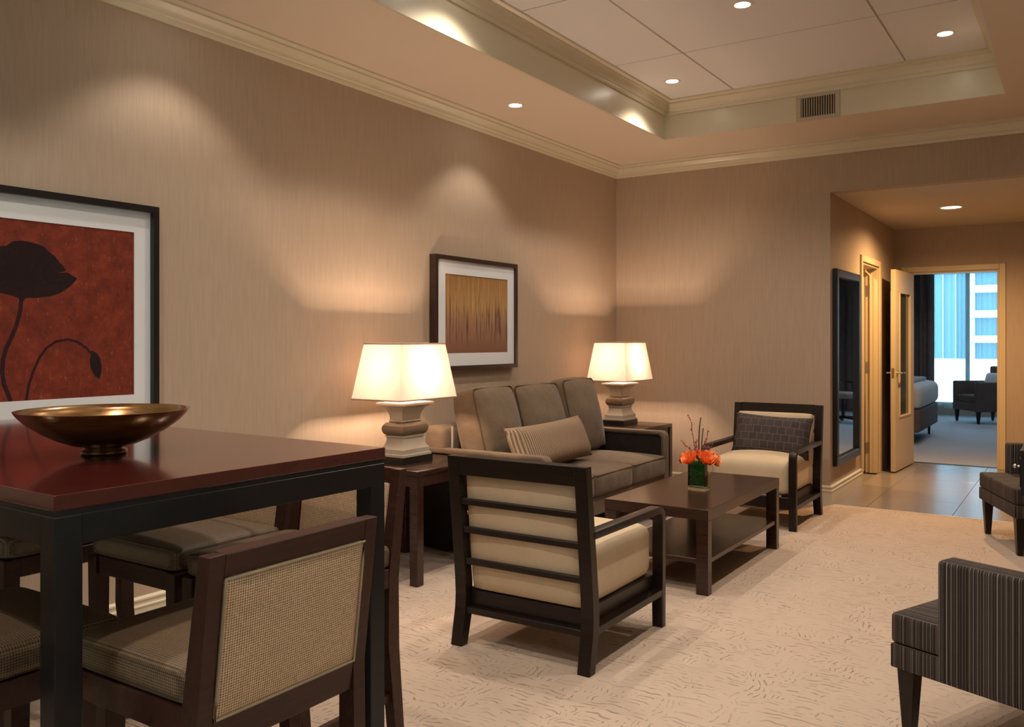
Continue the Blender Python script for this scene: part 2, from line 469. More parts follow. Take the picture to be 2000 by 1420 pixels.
def m_bowl():
    m = mat('bronze bowl', (.25,.13,.05), .22, .75, .5, .3); k = N(m)
    f = k.noise(k.coord((1,1,6)), 7, 4, .6, .8)
    k.color(k.ramp(f, [(.25,(.02,.010,.008)),(.45,(.17,.075,.022)),(.62,(.30,.17,.06)),(.8,(.12,.07,.04))]))
    return m
M['bowl'] = m_bowl()
def m_gridpillow():
    m = mat('grid pillow', (.05,.04,.04), .8, spec=.2); k = N(m)
    v = k.coord((1,1,1), (PI/2,0,0))
    br = k.n('ShaderNodeTexBrick', offset=0.5); k.l(v, br.inputs['Vector'])
    br.inputs['Color1'].default_value = (.062,.047,.045,1); br.inputs['Color2'].default_value = (.085,.066,.062,1); br.inputs['Mortar'].default_value = (.22,.18,.16,1)
    for a,b in (('Scale',1.0),('Mortar Size',.0016),('Mortar Smooth',.2),('Brick Width',.062),('Row Height',.058)): br.inputs[a].default_value = b
    f = k.noise(k.coord(), 240, 2, .7)
    k.color(k.mix(k.math('MULTIPLY', f, .6), br.outputs['Color'], (.03,.022,.022))); k.bump(f, .5, .002)
    return m
M['grid_pillow'] = m_gridpillow()
def m_redprint():
    m = mat('red print', (.2,.04,.02), .6, spec=.2); k = N(m)
    v = k.coord(); f = k.noise(v, 16, 6, .72); s = k.noise(k.coord((1,1,.35)), 75, 3, .7)
    a = k.ramp(f, [(.3,(.10,.018,.012)),(.5,(.17,.029,.015)),(.7,(.25,.044,.02))])
    fl = k.ramp(s, [(.62,(0,0,0)),(.70,(1,1,1))])
    k.color(k.mix(k.math('MULTIPLY', fl, .35), a, (.42,.20,.09)))
    return m
M['redprint'] = m_redprint()
def m_reeds():
    m = mat('reed print', (.4,.25,.1), .6, spec=.2); k = N(m)
    c = k.n('ShaderNodeTexCoord'); sp = k.n('ShaderNodeSeparateXYZ'); k.l(c.outputs['Object'], sp.inputs[0])
    z = k.math('ADD', k.math('MULTIPLY', sp.outputs[2], 1.6), .5)
    base = k.ramp(z, [(0,(.19,.085,.05)),(.35,(.32,.17,.105)),(.6,(.42,.25,.10)),(1,(.30,.15,.05))])
    v = k.coord((1,26,1.6), (.05,0,0)); f = k.noise(v, 1.6, 3, .6)
    band = k.ramp(z, [(.12,(0,0,0)),(.3,(1,1,1)),(.55,(1,1,1)),(.75,(.15,.15,.15)),(1,(.1,.1,.1))])
    dk = k.math('MULTIPLY', k.ramp(f, [(.52,(0,0,0)),(.62,(1,1,1))]), band)
    x = k.mix(k.math('MULTIPLY', dk, .8), base, (.05,.025,.025))
    v2 = k.coord((1,34,1.3), (-.06,0,0)); g = k.noise(v2, 1.9, 2, .6)
    band2 = k.ramp(z, [(.4,(0,0,0)),(.55,(1,1,1)),(.9,(.5,.5,.5))])
    lt = k.math('MULTIPLY', k.ramp(g, [(.56,(0,0,0)),(.66,(1,1,1))]), band2)
    k.color(k.mix(k.math('MULTIPLY', lt, .7), x, (.66,.42,.17)))
    return m
M['reeds'] = m_reeds()

# ------------------------------------------------------------------ room shell
YB, XR, YR, ZS, ZP = 7.432, 5.00, -3.0, 2.99, 3.285
XH, YE, ZH = 1.96, 10.40, 2.58     # hall left wall, hall end wall, hall ceiling

fl = struct('floor', bx(-.1, XR+.1, YR-.1, YE+.14, -.12, -.012), M['grout'])
cp = obj('carpet', bx(.50, XR, YR, YB-.006, -.012, .0, .003, 1), M['carpet'], fl)
y = YR
tm = bx(-.0, .247, .002, .448, -.012, -.002, .0015, 1)
tile_me = obj('tile', tm, M['tile'], fl, (0, y, 0)).data
k = 0
while y < YB-.01:
    for j in range(2):
        if k or j: obj('tile', tile_me, None, fl, (.249*j, y, 0))
    y += .45; k += 1
# hall tiles
hm = None
for i, (x0, x1) in enumerate(((1.96,2.23),(2.23,2.86),(2.86,3.49),(3.49,4.12),(4.12,4.75),(4.75,5.00))):
    for j in range(5):
        y0 = YB + .01 + j*.615; y1 = min(y0+.615, YE+.13)
        obj('tile', bx(x0+.0015, x1-.0015, y0+.0015, y1-.0015, -.012, .0, .001, 1), M['halltile'], fl)
struct('trim_1', bx(XH, XR, YB-.006, YB+.010, -.012, .004, .002, 1), mat('edge strip', (.75,.62,.48), .35, .6))

struct('wall_left', bx(-.12, 0, YR-.1, YB+.12, 0, 3.4), M['wall'])
b = B(); box(b, 0, XH, YB, YB+.12, 0, 3.4); box(b, XH, XR, YB, YB+.12, ZH, 3.4)
struct('wall_back', b, M['wall'])
DO0, DO1, DZ = 8.64, 9.44, 2.10
b = B(); box(b, XH-.12, XH, YB+.12, DO0, 0, 2.75); box(b, XH-.12, XH, DO1, YE+.12, 0, 2.75); box(b, XH-.12, XH, DO0, DO1, DZ, 2.75)
struct('wall_hall_side', b, M['wall'])
EO0, EO1 = 2.085, 2.972
b = B(); box(b, XH, EO0, YE, YE+.12, 0, 2.75); box(b, EO1, XR, YE, YE+.12, 0, 2.75); box(b, EO0, EO1, YE, YE+.12, DZ, 2.75)
struct('wall_hall_end', b, M['wall'])
RW0, RW1, RZ0, RZ1 = .1, 2.1, .6, 2.4
b = B()
box(b, XR, XR+.12, YR-.1, RW0, 0, 3.4); box(b, XR, XR+.12, RW1, YE+.12, 0, 3.4)
box(b, XR, XR+.12, RW0, RW1, 0, RZ0); box(b, XR, XR+.12, RW0, RW1, RZ1, 3.4)
struct('wall_right', b, M['wall'])
QW0, QW1 = .6, 4.2
b = B()
box(b, 0, QW0, YR-.12, YR, 0, 3.4); box(b, QW1, XR, YR-.12, YR, 0, 3.4); box(b, QW0, QW1, YR-.12, YR, 0, RZ0); box(b, QW0, QW1, YR-.12, YR, RZ1, 3.4)
struct('wall_rear', b, M['wall'])
def window(name, axis, a0, a1, p, z0, z1, n, fm=None, r=.03):
    """mullioned window in plane p; axis 'x' or 'y' is the running axis"""
    def bb(u0,u1,d0,d1,w0,w1):
        return bx(u0,u1,p+d0,p+d1,w0,w1,.003,1) if axis == 'x' else bx(p+d0,p+d1,u0,u1,w0,w1,.003,1)
    fm = fm or M['cream']
    f = bb(a0,a1,-.03,.03,z0,z0+2*r)
    w = struct(name, f, fm)
    obj('window_frame', bb(a0,a1,-.03,.03,z1-2*r,z1), fm, w)
    for i in range(n+1):
        c = a0+r+(a1-a0-2*r)*i/n
        obj('mullion', bb(c-r,c+r,-.03,.03,z0+2*r,z1-2*r), fm, w)
    for i in range(n):
        c0 = a0+r+(a1-a0-2*r)*i/n+r; c1 = a0+r+(a1-a0-2*r)*(i+1)/n-r
        obj('pane', bb(c0,c1,-.003,.003,z0+2*r,z1-2*r), M['pane'], w)
    return w
window('fill_window_2', 'y', RW0, RW1, XR+.06, RZ0, RZ1, 2)  # added window out of view, lets daylight fill in from the right
window('fill_window_3', 'x', QW0, QW1, YR-.06, RZ0, RZ1, 3)  # added window out of view, daylight fill from behind the camera

# ceiling: soffit ring + tiles
TX0, TX1, TY0, TY1 = .845, 3.285, -2.20, 6.605
b = B()
box(b, 0, TX0, YR, YB, ZS, 3.4); box(b, TX1, XR, YR, YB, ZS, 3.4)
box(b, TX0, TX1, YR, TY0, ZS, 3.4); box(b, TX0, TX1, TY1, YB, ZS, 3.4)
ceil = struct('ceiling', b, M['soffit'])
# cream fascia boards lining the tray
fas = B()
box(fas, TX0, TX0+.012, TY0, TY1, ZS+.001, 3.3); box(fas, TX1-.012, TX1, TY0, TY1, ZS+.001, 3.3)
box(fas, TX0+.012, TX1-.012, TY1-.012, TY1, ZS+.001, 3.3); box(fas, TX0+.012, TX1-.012, TY0, TY0+.012, ZS+.001, 3.3)
struct('trim_2', fas, M['cream'])
xs = [TX0+.012, 1.46, 2.68, TX1-.012]; ys = [TY0+.012, -1.82, -.60, .62, 1.84, 3.06, 4.28, 5.50, TY1-.012]
for i in range(3):
    for j in range(len(ys)-1):
        obj('ceiling_tile', bx(xs[i]+.006, xs[i+1]-.006, ys[j]+.006, ys[j+1]-.006, ZP, ZP+.02, .002, 1), M['panel'], ceil)
for x in xs[1:3]: obj('grid_bar', bx(x-.008, x+.008, ys[0], ys[-1], ZP+.003, ZP+.025), M['bar'], ceil)
for yy in ys[1:-1]:
    for i in range(3): obj('grid_bar', bx(xs[i]+.009, xs[i+1]-.009, yy-.008, yy+.008, ZP+.003, ZP+.025), M['bar'], ceil)
obj('ceiling_deck', bx(TX0, TX1, TY0, TY1, 3.32, 3.4), M['bar'], ceil)
struct('ceiling_hall', bx(XH, XR, YB+.12, YE, ZH, ZH+.1), m_paint('hall ceiling paint', (.60,.51,.38), .6, .3))

CR = [(0,-.102),(.014,-.102),(.020,-.092),(.020,-.078),(.032,-.072),(.034,-.062),(.046,-.050),(.064,-.034),(.068,-.030),(.074,-.030),(.074,-.020),(.090,-.014),(.098,-.010),(.098,.006),(0,.006)]
cw = [(o, ZS+z) for o,z in CR]
struct('trim_3', molding(cw, (0,YR), (0,YB), (1,0), 1, 1), M['cream'], smooth=35)
struct('trim_4', molding(cw, (0,YB), (XR,YB), (0,-1), 1, 1), M['cream'], smooth=35)
struct('trim_5', molding(cw, (XR,YB), (XR,YR), (-1,0), 1, 1), M['cream'], smooth=35)
ct = [(o, ZP+z-.002) for o,z in CR]
a, c, d, e = TX0+.012, TX1-.012, TY0+.012, TY1-.012
struct('trim_6', molding(ct, (a,d), (a,e), (1,0), 1, 1), M['cream'], smooth=35)
struct('trim_7', molding(ct, (a,e), (c,e), (0,-1), 1, 1), M['cream'], smooth=35)
struct('trim_8', molding(ct, (c,e), (c,d), (-1,0), 1, 1), M['cream'], smooth=35)
struct('trim_9', molding(ct, (c,d), (a,d), (0,1), 1, 1), M['cream'], smooth=35)
BP = [(0,-.01),(.018,-.01),(.018,.105),(.022,.108),(.022,.114),(.014,.118),(.012,.132),(.018,.138),(.018,.146),(.008,.155),(0,.155)]
struct('baseboard_left', molding(BP, (0,YR), (0,YB), (1,0), 1, 1), M['cream'], smooth=30)
struct('baseboard_back', molding(BP, (0,YB), (XH,YB), (0,-1), 1, -1), M['cream'], smooth=30)
struct('baseboard_hall', molding(BP, (XH,YB), (XH,DO0-.06), (1,0), -1, 0), M['cream'], smooth=30)
struct('baseboard_hall_end', molding(BP, (EO1+.065,YE), (XR,YE), (0,-1), 0, 0), M['cream'], smooth=30)
struct('baseboard_right', molding(BP, (XR,YE), (XR,YR), (-1,0), 0, 0), M['cream'], smooth=30)

# ------------------------------------------------------------------ doors
def casing(bm, axis, a0, a1, p, z1, w=.06, t=.018, side=-1):
    for u0,u1,w0,w1 in ((a0-w,a0,0,z1+w),(a1,a1+w,0,z1+w),(a0,a1,z1,z1+w)):
        q0, q1 = sorted((p, p+side*t))
        if axis == 'x': box(bm, u0,u1,q0,q1,w0,w1,.004,2)
        else: box(bm, q0,q1,u0,u1,w0,w1,.004,2)
# side door (opens into side room, hinged on the far jamb)
dr = struct('door_1', casing(B(), 'y', DO0, DO1, XH, DZ, side=1) or B(), M['door']) if False else None
b = B(); casing(b, 'y', DO0, DO1, XH, DZ, side=1)
d1 = struct('door_1', b, M['door'])
b = B(); box(b, XH-.12, XH, DO0, DO0+.02, 0, DZ, .002,1); box(b, XH-.12, XH, DO1-.02, DO1, 0, DZ, .002,1); box(b, XH-.12, XH, DO0+.02, DO1-.02, DZ-.02, DZ, .002,1)
obj('door_jamb', b, M['door'], d1)
b = B(); box(b, XH-.075, XH-.055, DO1-.034, DO1-.02, 0, DZ-.02, .002,1)
obj('door_stop', b, M['door'], d1)
obj('door_leaf', bx(XH-.96, XH-.125, DO1-.07, DO1-.028, .012, DZ-.03, .003,1), M['door'], d1)
for z in (.26, 1.08, 1.86):
    obj('hinge', bx(XH-.118, XH-.082, DO1-.024, DO1-.0185, z-.055, z+.055, .001,1), M['steel'], d1)
# bedroom door (leaf swung into the hall)
b = B(); casing(b, 'x', EO0, EO1, YE, DZ, side=-1)
d2 = struct('door_2', b, M['door'])
b = B(); box(b, EO0, EO0+.02, YE, YE+.12, 0, DZ, .002,1); box(b, EO1-.02, EO1, YE, YE+.12, 0, DZ, .002,1); box(b, EO0+.02, EO1-.02, YE, YE+.12, DZ-.02, DZ, .002,1)
obj('door_jamb', b, M['door'], d2)
obj('threshold', bx(EO0+.02, EO1-.02, YE+.10, YE+.135, -.012, .006, .003,1), M['winframe'], d2)
LW, LT = .84, .045
ang = math.radians(-3.5)
hp = V(EO0+.028, YE-.022, 0)
leaf = obj('door_leaf', B(), None, d2, hp, (0,0,ang))
def leafbox(x0,x1,y0,y1,z0,z1,mt,name,par,bev=.002):
    return obj(name, bx(x0,x1,y0,y1,z0,z1,bev,1), mt, par)
# leaf local frame: runs along -Y from hinge, thickness along +X
b = B()
G0, G1, GZ0, GZ1 = -.66, -.17, .55, 1.86
box(b, -.0, LT, -LW, -.01, .012, GZ0, .002,1); box(b, 0, LT, -LW, -.01, GZ1, DZ-.02, .002,1)
box(b, 0, LT, -LW, G0, GZ0, GZ1); box(b, 0, LT, G1, -.01, GZ0, GZ1)
bmesh.ops.recalc_face_normals(b, faces=b.faces[:]); b.to_mesh(leaf.data); b.free(); leaf.data.materials.append(M['door'])
b = B()
for q in ((G0,G0+.018,GZ0,GZ1),(G1-.018,G1,GZ0,GZ1),(G0,G1,GZ0,GZ0+.018),(G0,G1,GZ1-.018,GZ1)): box(b, LT*.4, LT+.006, q[0],q[1],q[2],q[3], .002,1)
obj('glazing_bead', b, M['door'], leaf)
obj('pane', bx(LT*.40, LT*.60, G0+.01, G1-.01, GZ0+.01, GZ1-.01), M['frosted'], leaf)
b = B()
for s,x0 in ((1,LT),(-1,0)):
    tube(b, [(x0,-LW+.065,1.02),(x0+s*.05,-LW+.065,1.02)], .010, 10)
    tube(b, [(x0+s*.048,-LW+.058,1.02),(x0+s*.052,-LW+.12,1.02),(x0+s*.050,-LW+.185,1.018)], .009, 10)
    tube(b, [(x0,-LW+.065,1.02),(x0+s*.008,-LW+.065,1.02)], .026, 16)
obj('lever_handle', b, M['steel'], leaf, smooth=40)
obj('latch_plate', bx(.010, LT-.010, -LW-.002, -LW+.001, .97, 1.07), M['brass'], leaf)

# ------------------------------------------------------------------ recessed lights
def downlight(name, label, x, y, z, watt, colr, size=104, r=.042, lens=None, blend=.45, visible=True, group='recessed ceiling downlights'):
    t = thing(name, label, 'ceiling light', (x,y,z), 0, group)
    obj('trim_ring', lathe(B(), [(r,.0),(r+.004,-.004),(r+.018,-.005),(r+.022,0)], seg=32), M['trimring'], t, smooth=40)
    obj('lens', lathe(B(), [(.0005,-.0012),(r*.6,-.0012),(r,-.0006)], seg=24), lens or M['lens'], t)
    ld = bpy.data.lights.new('downlight_beam', 'SPOT'); ld.energy = watt; ld.color = colr
    ld.spot_size = math.radians(size); ld.spot_blend = blend; ld.shadow_soft_size = .03
    lo = bpy.data.objects.new('downlight_beam', ld); COL.objects.link(lo); lo.parent = t; lo.location = (0,0,-.03)
    return t
SOF = [(.41,5.05,'bright downlight in the lower ceiling border above the small picture'),
       (.41,2.55,'downlight in the lower ceiling border above the poppy picture'),
       (.41,.05,'unseen downlight in the lower ceiling border nearest the rear wall')]  # out of view, added along the border's spacing
for x,yy,l in SOF: downlight('downlight', l, x, yy, ZS, WASH_W, SPOT_C)
TRAY = [(1.15,6.05,'downlight in the narrow corner tile beside the vent wall'),
        (2.07,4.89,'downlight in the middle of the wide ceiling tile above the coffee table'),
        (2.98,6.05,'downlight in the far right tile of the raised ceiling'),
        (1.15,3.67,'unseen downlight in the raised ceiling above the near lounge chair'),  # from here on out of view, added along the tile pattern
        (2.98,3.67,'unseen downlight in the right of the raised ceiling above the carpet'),
        (2.07,2.45,'unseen downlight in the raised ceiling between table and near lounge chair'),
        (1.15,1.23,'unseen downlight in the raised ceiling directly above the dining table'),
        (2.98,1.23,'unseen downlight in the raised ceiling nearest the added window'),
        (2.07,.01,'unseen downlight in the raised ceiling behind the dining table')]
for x,yy,l in TRAY: downlight('downlight', l, x, yy, ZP, SPOT_W*1.15, SPOT_C, 128, blend=.75)
downlight('downlight', 'wide warm downlight in the low hall ceiling', 2.69, 8.90, ZH, HALL_W*1.25, HALL_C, 165, .085, M['hall_lens'], 1.0)

# air vent on the tray fascia
vt = thing('air_vent', 'small louvred air vent on the raised ceiling edge', 'vent', (2.07, TY1-.012, 3.085))
b = B(); hw, hh = .122, .071
for q in ((-hw-.035,hw+.035,hh,hh+.028),(-hw-.035,hw+.035,-hh-.028,-hh),(-hw-.035,-hw,-hh,hh),(hw,hw+.035,-hh,hh)): box(b, q[0],q[1],-.010,-.0005,q[2],q[3],.002,1)
obj('vent_frame', b, M['vent'], vt)
obj('vent_backing', bx(-hw,hw,-.0025,-.0005,-hh,hh), M['dark_void'], vt)
sl = None
for i in range(14):
    x = -hw+.009+i*(2*hw-.018)/13
    if sl is None: sl = obj('louvre', bx(-.0032,.0032,-.011,-.003,-hh,hh,.001,1), M['vent'], vt, (x,0,0)).data
    else: obj('louvre', sl, None, vt, (x,0,0))

# ------------------------------------------------------------------ pictures
def frame_mesh(y0,y1,z0,z1,w,d):
    """mitred rectangular frame on a wall with normal +X, depth d"""
    bm = B(); prof = ((0,0),(d,0),(d,w),(d-.012,w),(d-.014,w),(0,w))
    cs = ((y0,z0,1,1),(y1,z0,-1,1),(y1,z1,-1,-1),(y0,z1,1,-1)); R = []
    for (yy,zz,sy,sz) in cs: R.append([bm.verts.new((o, yy+sy*k, zz+sz*k)) for o,k in prof])
    n = len(prof)
    for i in range(4):
        A = R[i]; C = R[(i+1)%4]
        for j in range(n): bm.faces.new((A[j],A[(j+1)%n],C[(j+1)%n],C[j]))
    return bm
pic = thing('framed_picture', 'large black framed picture of a dark poppy on red', 'picture', (0.002, 1.848, 1.48))
y0,y1,z0,z1 = 1.13-1.86, 2.530-1.86, .955-1.48, 1.988-1.48
obj('frame', frame_mesh(y0,y1,z0,z1,.03,.045), M['frame_black'], pic)
a0,a1,c0,c1 = 1.26-1.86, 2.417-1.86, 1.106-1.48, 1.859-1.48
b = B()
for q in ((y0+.028,a0,z0+.028,z1-.028),(a1,y1-.028,z0+.028,z1-.028),(a0,a1,z0+.028,c0),(a0,a1,c1,z1-.028)): box(b, .012,.018,q[0],q[1],q[2],q[3])
obj('mat_board', b, M['matboard'], pic)
pr = obj('print', bx(.008,.0150,a0-.005,a1+.005,c0-.005,c1+.005), M['redprint'], pic)
def artpoly(name, pts, m, x0=.0152, x1=.0158): return obj(name, prism(B(), pts, 'x', x0, x1), m, pr)
def pp(px, py):   # print coordinates measured on the print (metres from the picture centre)
    return (px-1.86, py-1.48)
FL = [(1.44,1.63),(1.47,1.69),(1.53,1.715),(1.56,1.70),(1.60,1.725),(1.66,1.738),(1.72,1.732),(1.76,1.742),(1.82,1.742),(1.845,1.745),(1.87,1.766),(1.905,1.772),(1.945,1.770),(1.97,1.764),(1.985,1.760),(2.0,1.755),(2.02,1.735),(2.045,1.72),(2.065,1.695),(2.085,1.675),(2.095,1.66),(2.05,1.645),(2.10,1.653),(2.145,1.628),(2.12,1.60),(2.09,1.575),(2.06,1.557),(2.02,1.545),(1.97,1.538),(1.925,1.535),(1.905,1.515),(1.893,1.535),(1.86,1.545),(1.80,1.555),(1.72,1.545),(1.62,1.55),(1.52,1.575)]
artpoly('flower_shape', [pp(*q) for q in FL], M['ink'])
def ribbon(name, pts, w, m):
    L = []; R = []
    for i,(yy,zz) in enumerate(pts):
        a = pts[max(i-1,0)]; c = pts[min(i+1,len(pts)-1)]
        t = Vector((c[0]-a[0], c[1]-a[1])).normalized(); nn = Vector((-t.y,t.x))
        L.append((yy+nn.x*w, zz+nn.y*w)); R.append((yy-nn.x*w, zz-nn.y*w))
    bm = B()
    for x,flip in ((.0156,False),):
        A = [bm.verts.new((x,*p)) for p in L]; C = [bm.verts.new((x,*p)) for p in R]
        A2 = [bm.verts.new((.0151,*p)) for p in L]; C2 = [bm.verts.new((.0151,*p)) for p in R]
        for i in range(len(pts)-1):
            bm.faces.new((A[i],A[i+1],C[i+1],C[i])); bm.faces.new((A2[i],C2[i],C2[i+1],A2[i+1]))
            bm.faces.new((A[i],A2[i],A2[i+1],A[i+1])); bm.faces.new((C[i],C[i+1],C2[i+1],C2[i]))
    return obj(name, bm, m, pr)
ribbon('flower_stem', [pp(*q) for q in ((1.905,1.53),(1.90,1.48),(1.885,1.42),(1.865,1.37),(1.842,1.32),(1.832,1.28),(1.828,1.23),(1.835,1.18),(1.85,1.14),(1.862,1.107))], .0085, M['ink2'])
ribbon('bud_stem', [pp(*q) for q in ((1.925,1.107),(1.935,1.17),(1.955,1.23),(1.98,1.285),(2.01,1.325),(2.05,1.352),(2.10,1.362),(2.145,1.352),(2.185,1.325),(2.21,1.30))], .0055, M['ink2'])
artpoly('bud_shape', [pp(*q) for q in ((2.212,1.312),(2.235,1.300),(2.252,1.275),(2.258,1.24),(2.255,1.205),(2.248,1.185),(2.225,1.20),(2.207,1.235),(2.203,1.27))], M['ink'])

pic2 = thing('framed_picture', 'smaller brown framed picture of golden reeds above the sofa', 'picture', (0.002, 5.12, 1.545))
y0,y1,z0,z1 = 4.61-5.12, 5.630-5.12, 1.148-1.545, 1.942-1.545
obj('frame', frame_mesh(y0,y1,z0,z1,.03,.052), M['frame_brown'], pic2)
a0,a1,c0,c1 = 4.738-5.12, 5.512-5.12, 1.266-1.545, 1.817-1.545
b = B()
for q in ((y0+.028,a0,z0+.028,z1-.028),(a1,y1-.028,z0+.028,z1-.028),(a0,a1,z0+.028,c0),(a0,a1,c1,z1-.028)): box(b, .030,.036,q[0],q[1],q[2],q[3])
obj('mat_board', b, M['matboard'], pic2)
obj('print', bx(.020,.032,a0-.005,a1+.005,c0-.005,c1+.005), M['reeds'], pic2)

# ------------------------------------------------------------------ bar-height dining table
TC = (1.190, 1.392); TR = math.radians(-1.5); ZT = 1.06
dt = thing('dining_table', 'tall dining table with glossy mahogany top and black legs', 'table', (*TC,0), TR)
hx, hy = .875, .46
obj('table_top', bx(-hx,hx,-hy,hy,ZT-.031,ZT,.002,2), M['mahog'], dt)
obj('top_underlay', bx(-hx+.004,hx-.004,-hy+.004,hy-.004,ZT-.043,ZT-.031), M['black'], dt)
for s in (-1,1):
    obj('apron', bx(-hx+.055,hx-.055,s*(hy-.014)-.013,s*(hy-.014)+.013,ZT-.103,ZT-.043,.0015,1), M['black'], dt)
    obj('apron', bx(s*(hx-.014)-.013,s*(hx-.014)+.013,-hy+.055,hy-.055,ZT-.103,ZT-.043,.0015,1), M['black'], dt)
for s in (-1,1):
    for t in (-1,1):
        obj('leg', bx(s*(hx-.029)-.028,s*(hx-.029)+.028,t*(hy-.029)-.028,t*(hy-.029)+.028,0,ZT-.043,.002,1), M['black'], dt)

# bowl
bw = thing('decorative_bowl', 'wide shallow bronze bowl on the dining table', 'bowl', (1.540, 1.325, ZT))
R0 = .213
op = [(.052,0.0),(.058,.004),(.056,.010),(.045,.014),(.047,.018),(.080,.025),(.117,.040),(.153,.060),(.186,.084),(.205,.104),(R0,.116)]
ip = [(R0-.003,.1165),(.198,.102),(.175,.080),(.143,.060),(.106,.043),(.065,.032),(.001,.028)]
obj('bowl_body', lathe(B(), op+ip, seg=64), M['bowl'], bw, smooth=60)
obj('bowl_foot', lathe(B(), [(.001,.001),(.054,.001),(.057,.010),(.001,.014)], seg=40), M['bowl'], bw, smooth=60)

# ------------------------------------------------------------------ bar stools (front = local -Y)
def make_stool(label, loc, rz):
    t = thing('bar_stool', label, 'stool', loc, rz, 'bar stools around the dining table')
    w = .46; hw = w/2; ST = .655     # top of seat rails
    sw = M['stoolwood']; bk = M['black']
    # rear posts: straight leg then raked back
    for s in (-1,1):
        x0, x1 = sorted((s*hw, s*(hw-.037)))
        prof = [(.225,0),(.262,0),(.225,.40),(.222,.62),(.262,.954),(.228,.954),(.178,.64),(.176,.42)]
        obj('rear_post', prism(B(), prof, 'x', x0, x1, .002), sw, t)
        obj('front_leg', taper(B(), s*(hw-.0225), -.200, 0, ST, .036,.040,.045,.052), sw, t)
        obj('seat_rail', bx(s*(hw-.012)-.011, s*(hw-.012)+.011, -.174, .178, .595, ST, .002,1), sw, t)
        obj('stretcher', bx(s*(hw-.023)-.010, s*(hw-.023)+.010, -.182, .200, .235, .262, .002,1), sw, t)
    obj('seat_rail', bx(-hw+.045,hw-.045,-.216,-.196,.595,ST,.002,1), sw, t)
    obj('footrest', bx(-hw+.043,hw-.043,-.212,-.190,.16,.19,.002,1), sw, t)
    obj('stretcher', bx(-hw+.045,hw-.045,.205,.223,.29,.315,.002,1), sw, t)
    # raked back: work in a rotated local frame
    rk = math.atan2(.040, .334)
    bkf = obj('back_frame', bx(-hw+.037,hw-.037,-.034,0,.290,.336,.002,1), sw, t, (0,.222,.62), (-rk,0,0))
    obj('bottom_rail', bx(-hw+.037,hw-.037,-.034,0,-.062,.005,.002,1), sw, bkf)
    pn = B(); cushion(pn, 0,-.017,.1475, w-.076,.040,.284, .010,(0,.004,0), 7)
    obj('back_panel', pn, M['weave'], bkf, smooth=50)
    c = [(-hw+.040,.003,.0085),(hw-.040,.003,.0085),(hw-.040,.003,.2865),(-hw+.040,.003,.2865)]
    pp_ = []
    for i in range(4):
        p, q = Vector(c[i]), Vector(c[(i+1)%4])
        for k in range(6): pp_.append(p.lerp(q, k/6))
    obj('piping', tube(B(), pp_, .0035, 6, True), M['weave_trim'], bkf, smooth=60)
    cu = B(); cushion(cu, 0,-.012,.690, w-.004,.415,.075, .024,(0,0,.016), 9)
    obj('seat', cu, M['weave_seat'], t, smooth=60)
    return t
stoolA = make_stool('bar stool with its woven back toward the camera, near end of the table', (2.085,1.268,0), -PI/2)
dup(stoolA, (1.690,1.845,0), 0, 'bar stool behind the table leg nearest the sofa end table')
dup(stoolA, (1.195,1.845,0), 0, 'middle bar stool on the sofa side of the dining table, seat seen under the apron')
dup(stoolA, (.615,1.640,0), 0, 'bar stool tucked deepest on the sofa side, closest to the wall')
dup(stoolA, (1.620,.965,0), PI, 'bar stool at the left picture edge, beyond the near table leg')

# ------------------------------------------------------------------ lounge chairs (front = local -Y)
def make_lounge(label, loc, rz):
    t = thing('lounge_chair', label, 'armchair', loc, rz, 'open arm lounge chairs at the coffee table')
    hw = .35; E = M['espresso']
    for s in (-1,1):
        x0,x1 = sorted((s*hw, s*(hw-.058)))
        prof = [(.320,0),(.368,0),(.352,.08),(.336,.16),(.332,.22),(.336,.30),(.395,.848),(.352,.848),(.284,.28),(.282,.20),(.290,.12)]
        obj('rear_post', prism(B(), prof, 'x', x0, x1, .002), E, t)
        # arm: flat bar that curves down into the front leg
        xa0,xa1 = sorted((s*hw, s*(hw-.052)))
        up = [(.345,.578),(-.335,.574)]; dn = [(-.352,.545)]
        for k in range(1,7):
            an = PI/2*k/6; up.append((-.335-.06*math.sin(an), .514+.06*math.cos(an)))
        ou = up + [(-.395,.20),(-.395,.0),(-.357,.0),(-.352,.15),(-.360,.20),(-.360,.505)]
        for k in range(1,6):
            an = PI/2*k/5; ou.append((-.335-.025*math.cos(an), .515+.027*math.sin(an)))
        ou.append((.330,.546))
        obj('arm', prism(B(), ou, 'x', xa0, xa1, .002), E, t, smooth=35)
        obj('side_rail', bx(s*(hw-.026)-.025,s*(hw-.026)+.025,-.362,.300,.150,.180,.002,1), E, t)
        obj('seat_frame', bx(s*(hw-.082)-.034,s*(hw-.082)+.034,-.350,.285,.152,.245,.002,1), E, t)
    obj('front_rail', bx(-hw+.052,hw-.052,-.392,-.362,.150,.235,.002,1), E, t)
    obj('rear_rail', bx(-hw+.058,hw-.058,.290,.328,.140,.168,.002,1), E, t)
    obj('rear_rail', bx(-hw+.058,hw-.058,.262,.294,.150,.238,.002,1), E, t)
    rk = math.atan2(.395-.336, .848-.30)
    bf = obj('back_frame', bx(-hw+.058,hw-.058,-.040,0,.468,.551,.002,1), E, t, (0,.336,.30), (-rk,0,0))
    for z in (.332,.204,.060):
        obj('slat', bx(-hw+.050,hw-.050,-.026,-.006,z,z+.028,.003,1), E, bf)
    bc = B(); cushion(bc, 0,-.088,.205, 2*hw-.116,.105,.545, .028,(0,.012,0), 9)
    obj('back_cushion', bc, M['beige'], bf, smooth=60)
    sc = B(); cushion(sc, 0,-.055,.362, 2*hw-.112,.630,.245, .050,(.0,.008,.030), 10)
    obj('seat_cushion', sc, M['beige'], t, smooth=60)
    return t
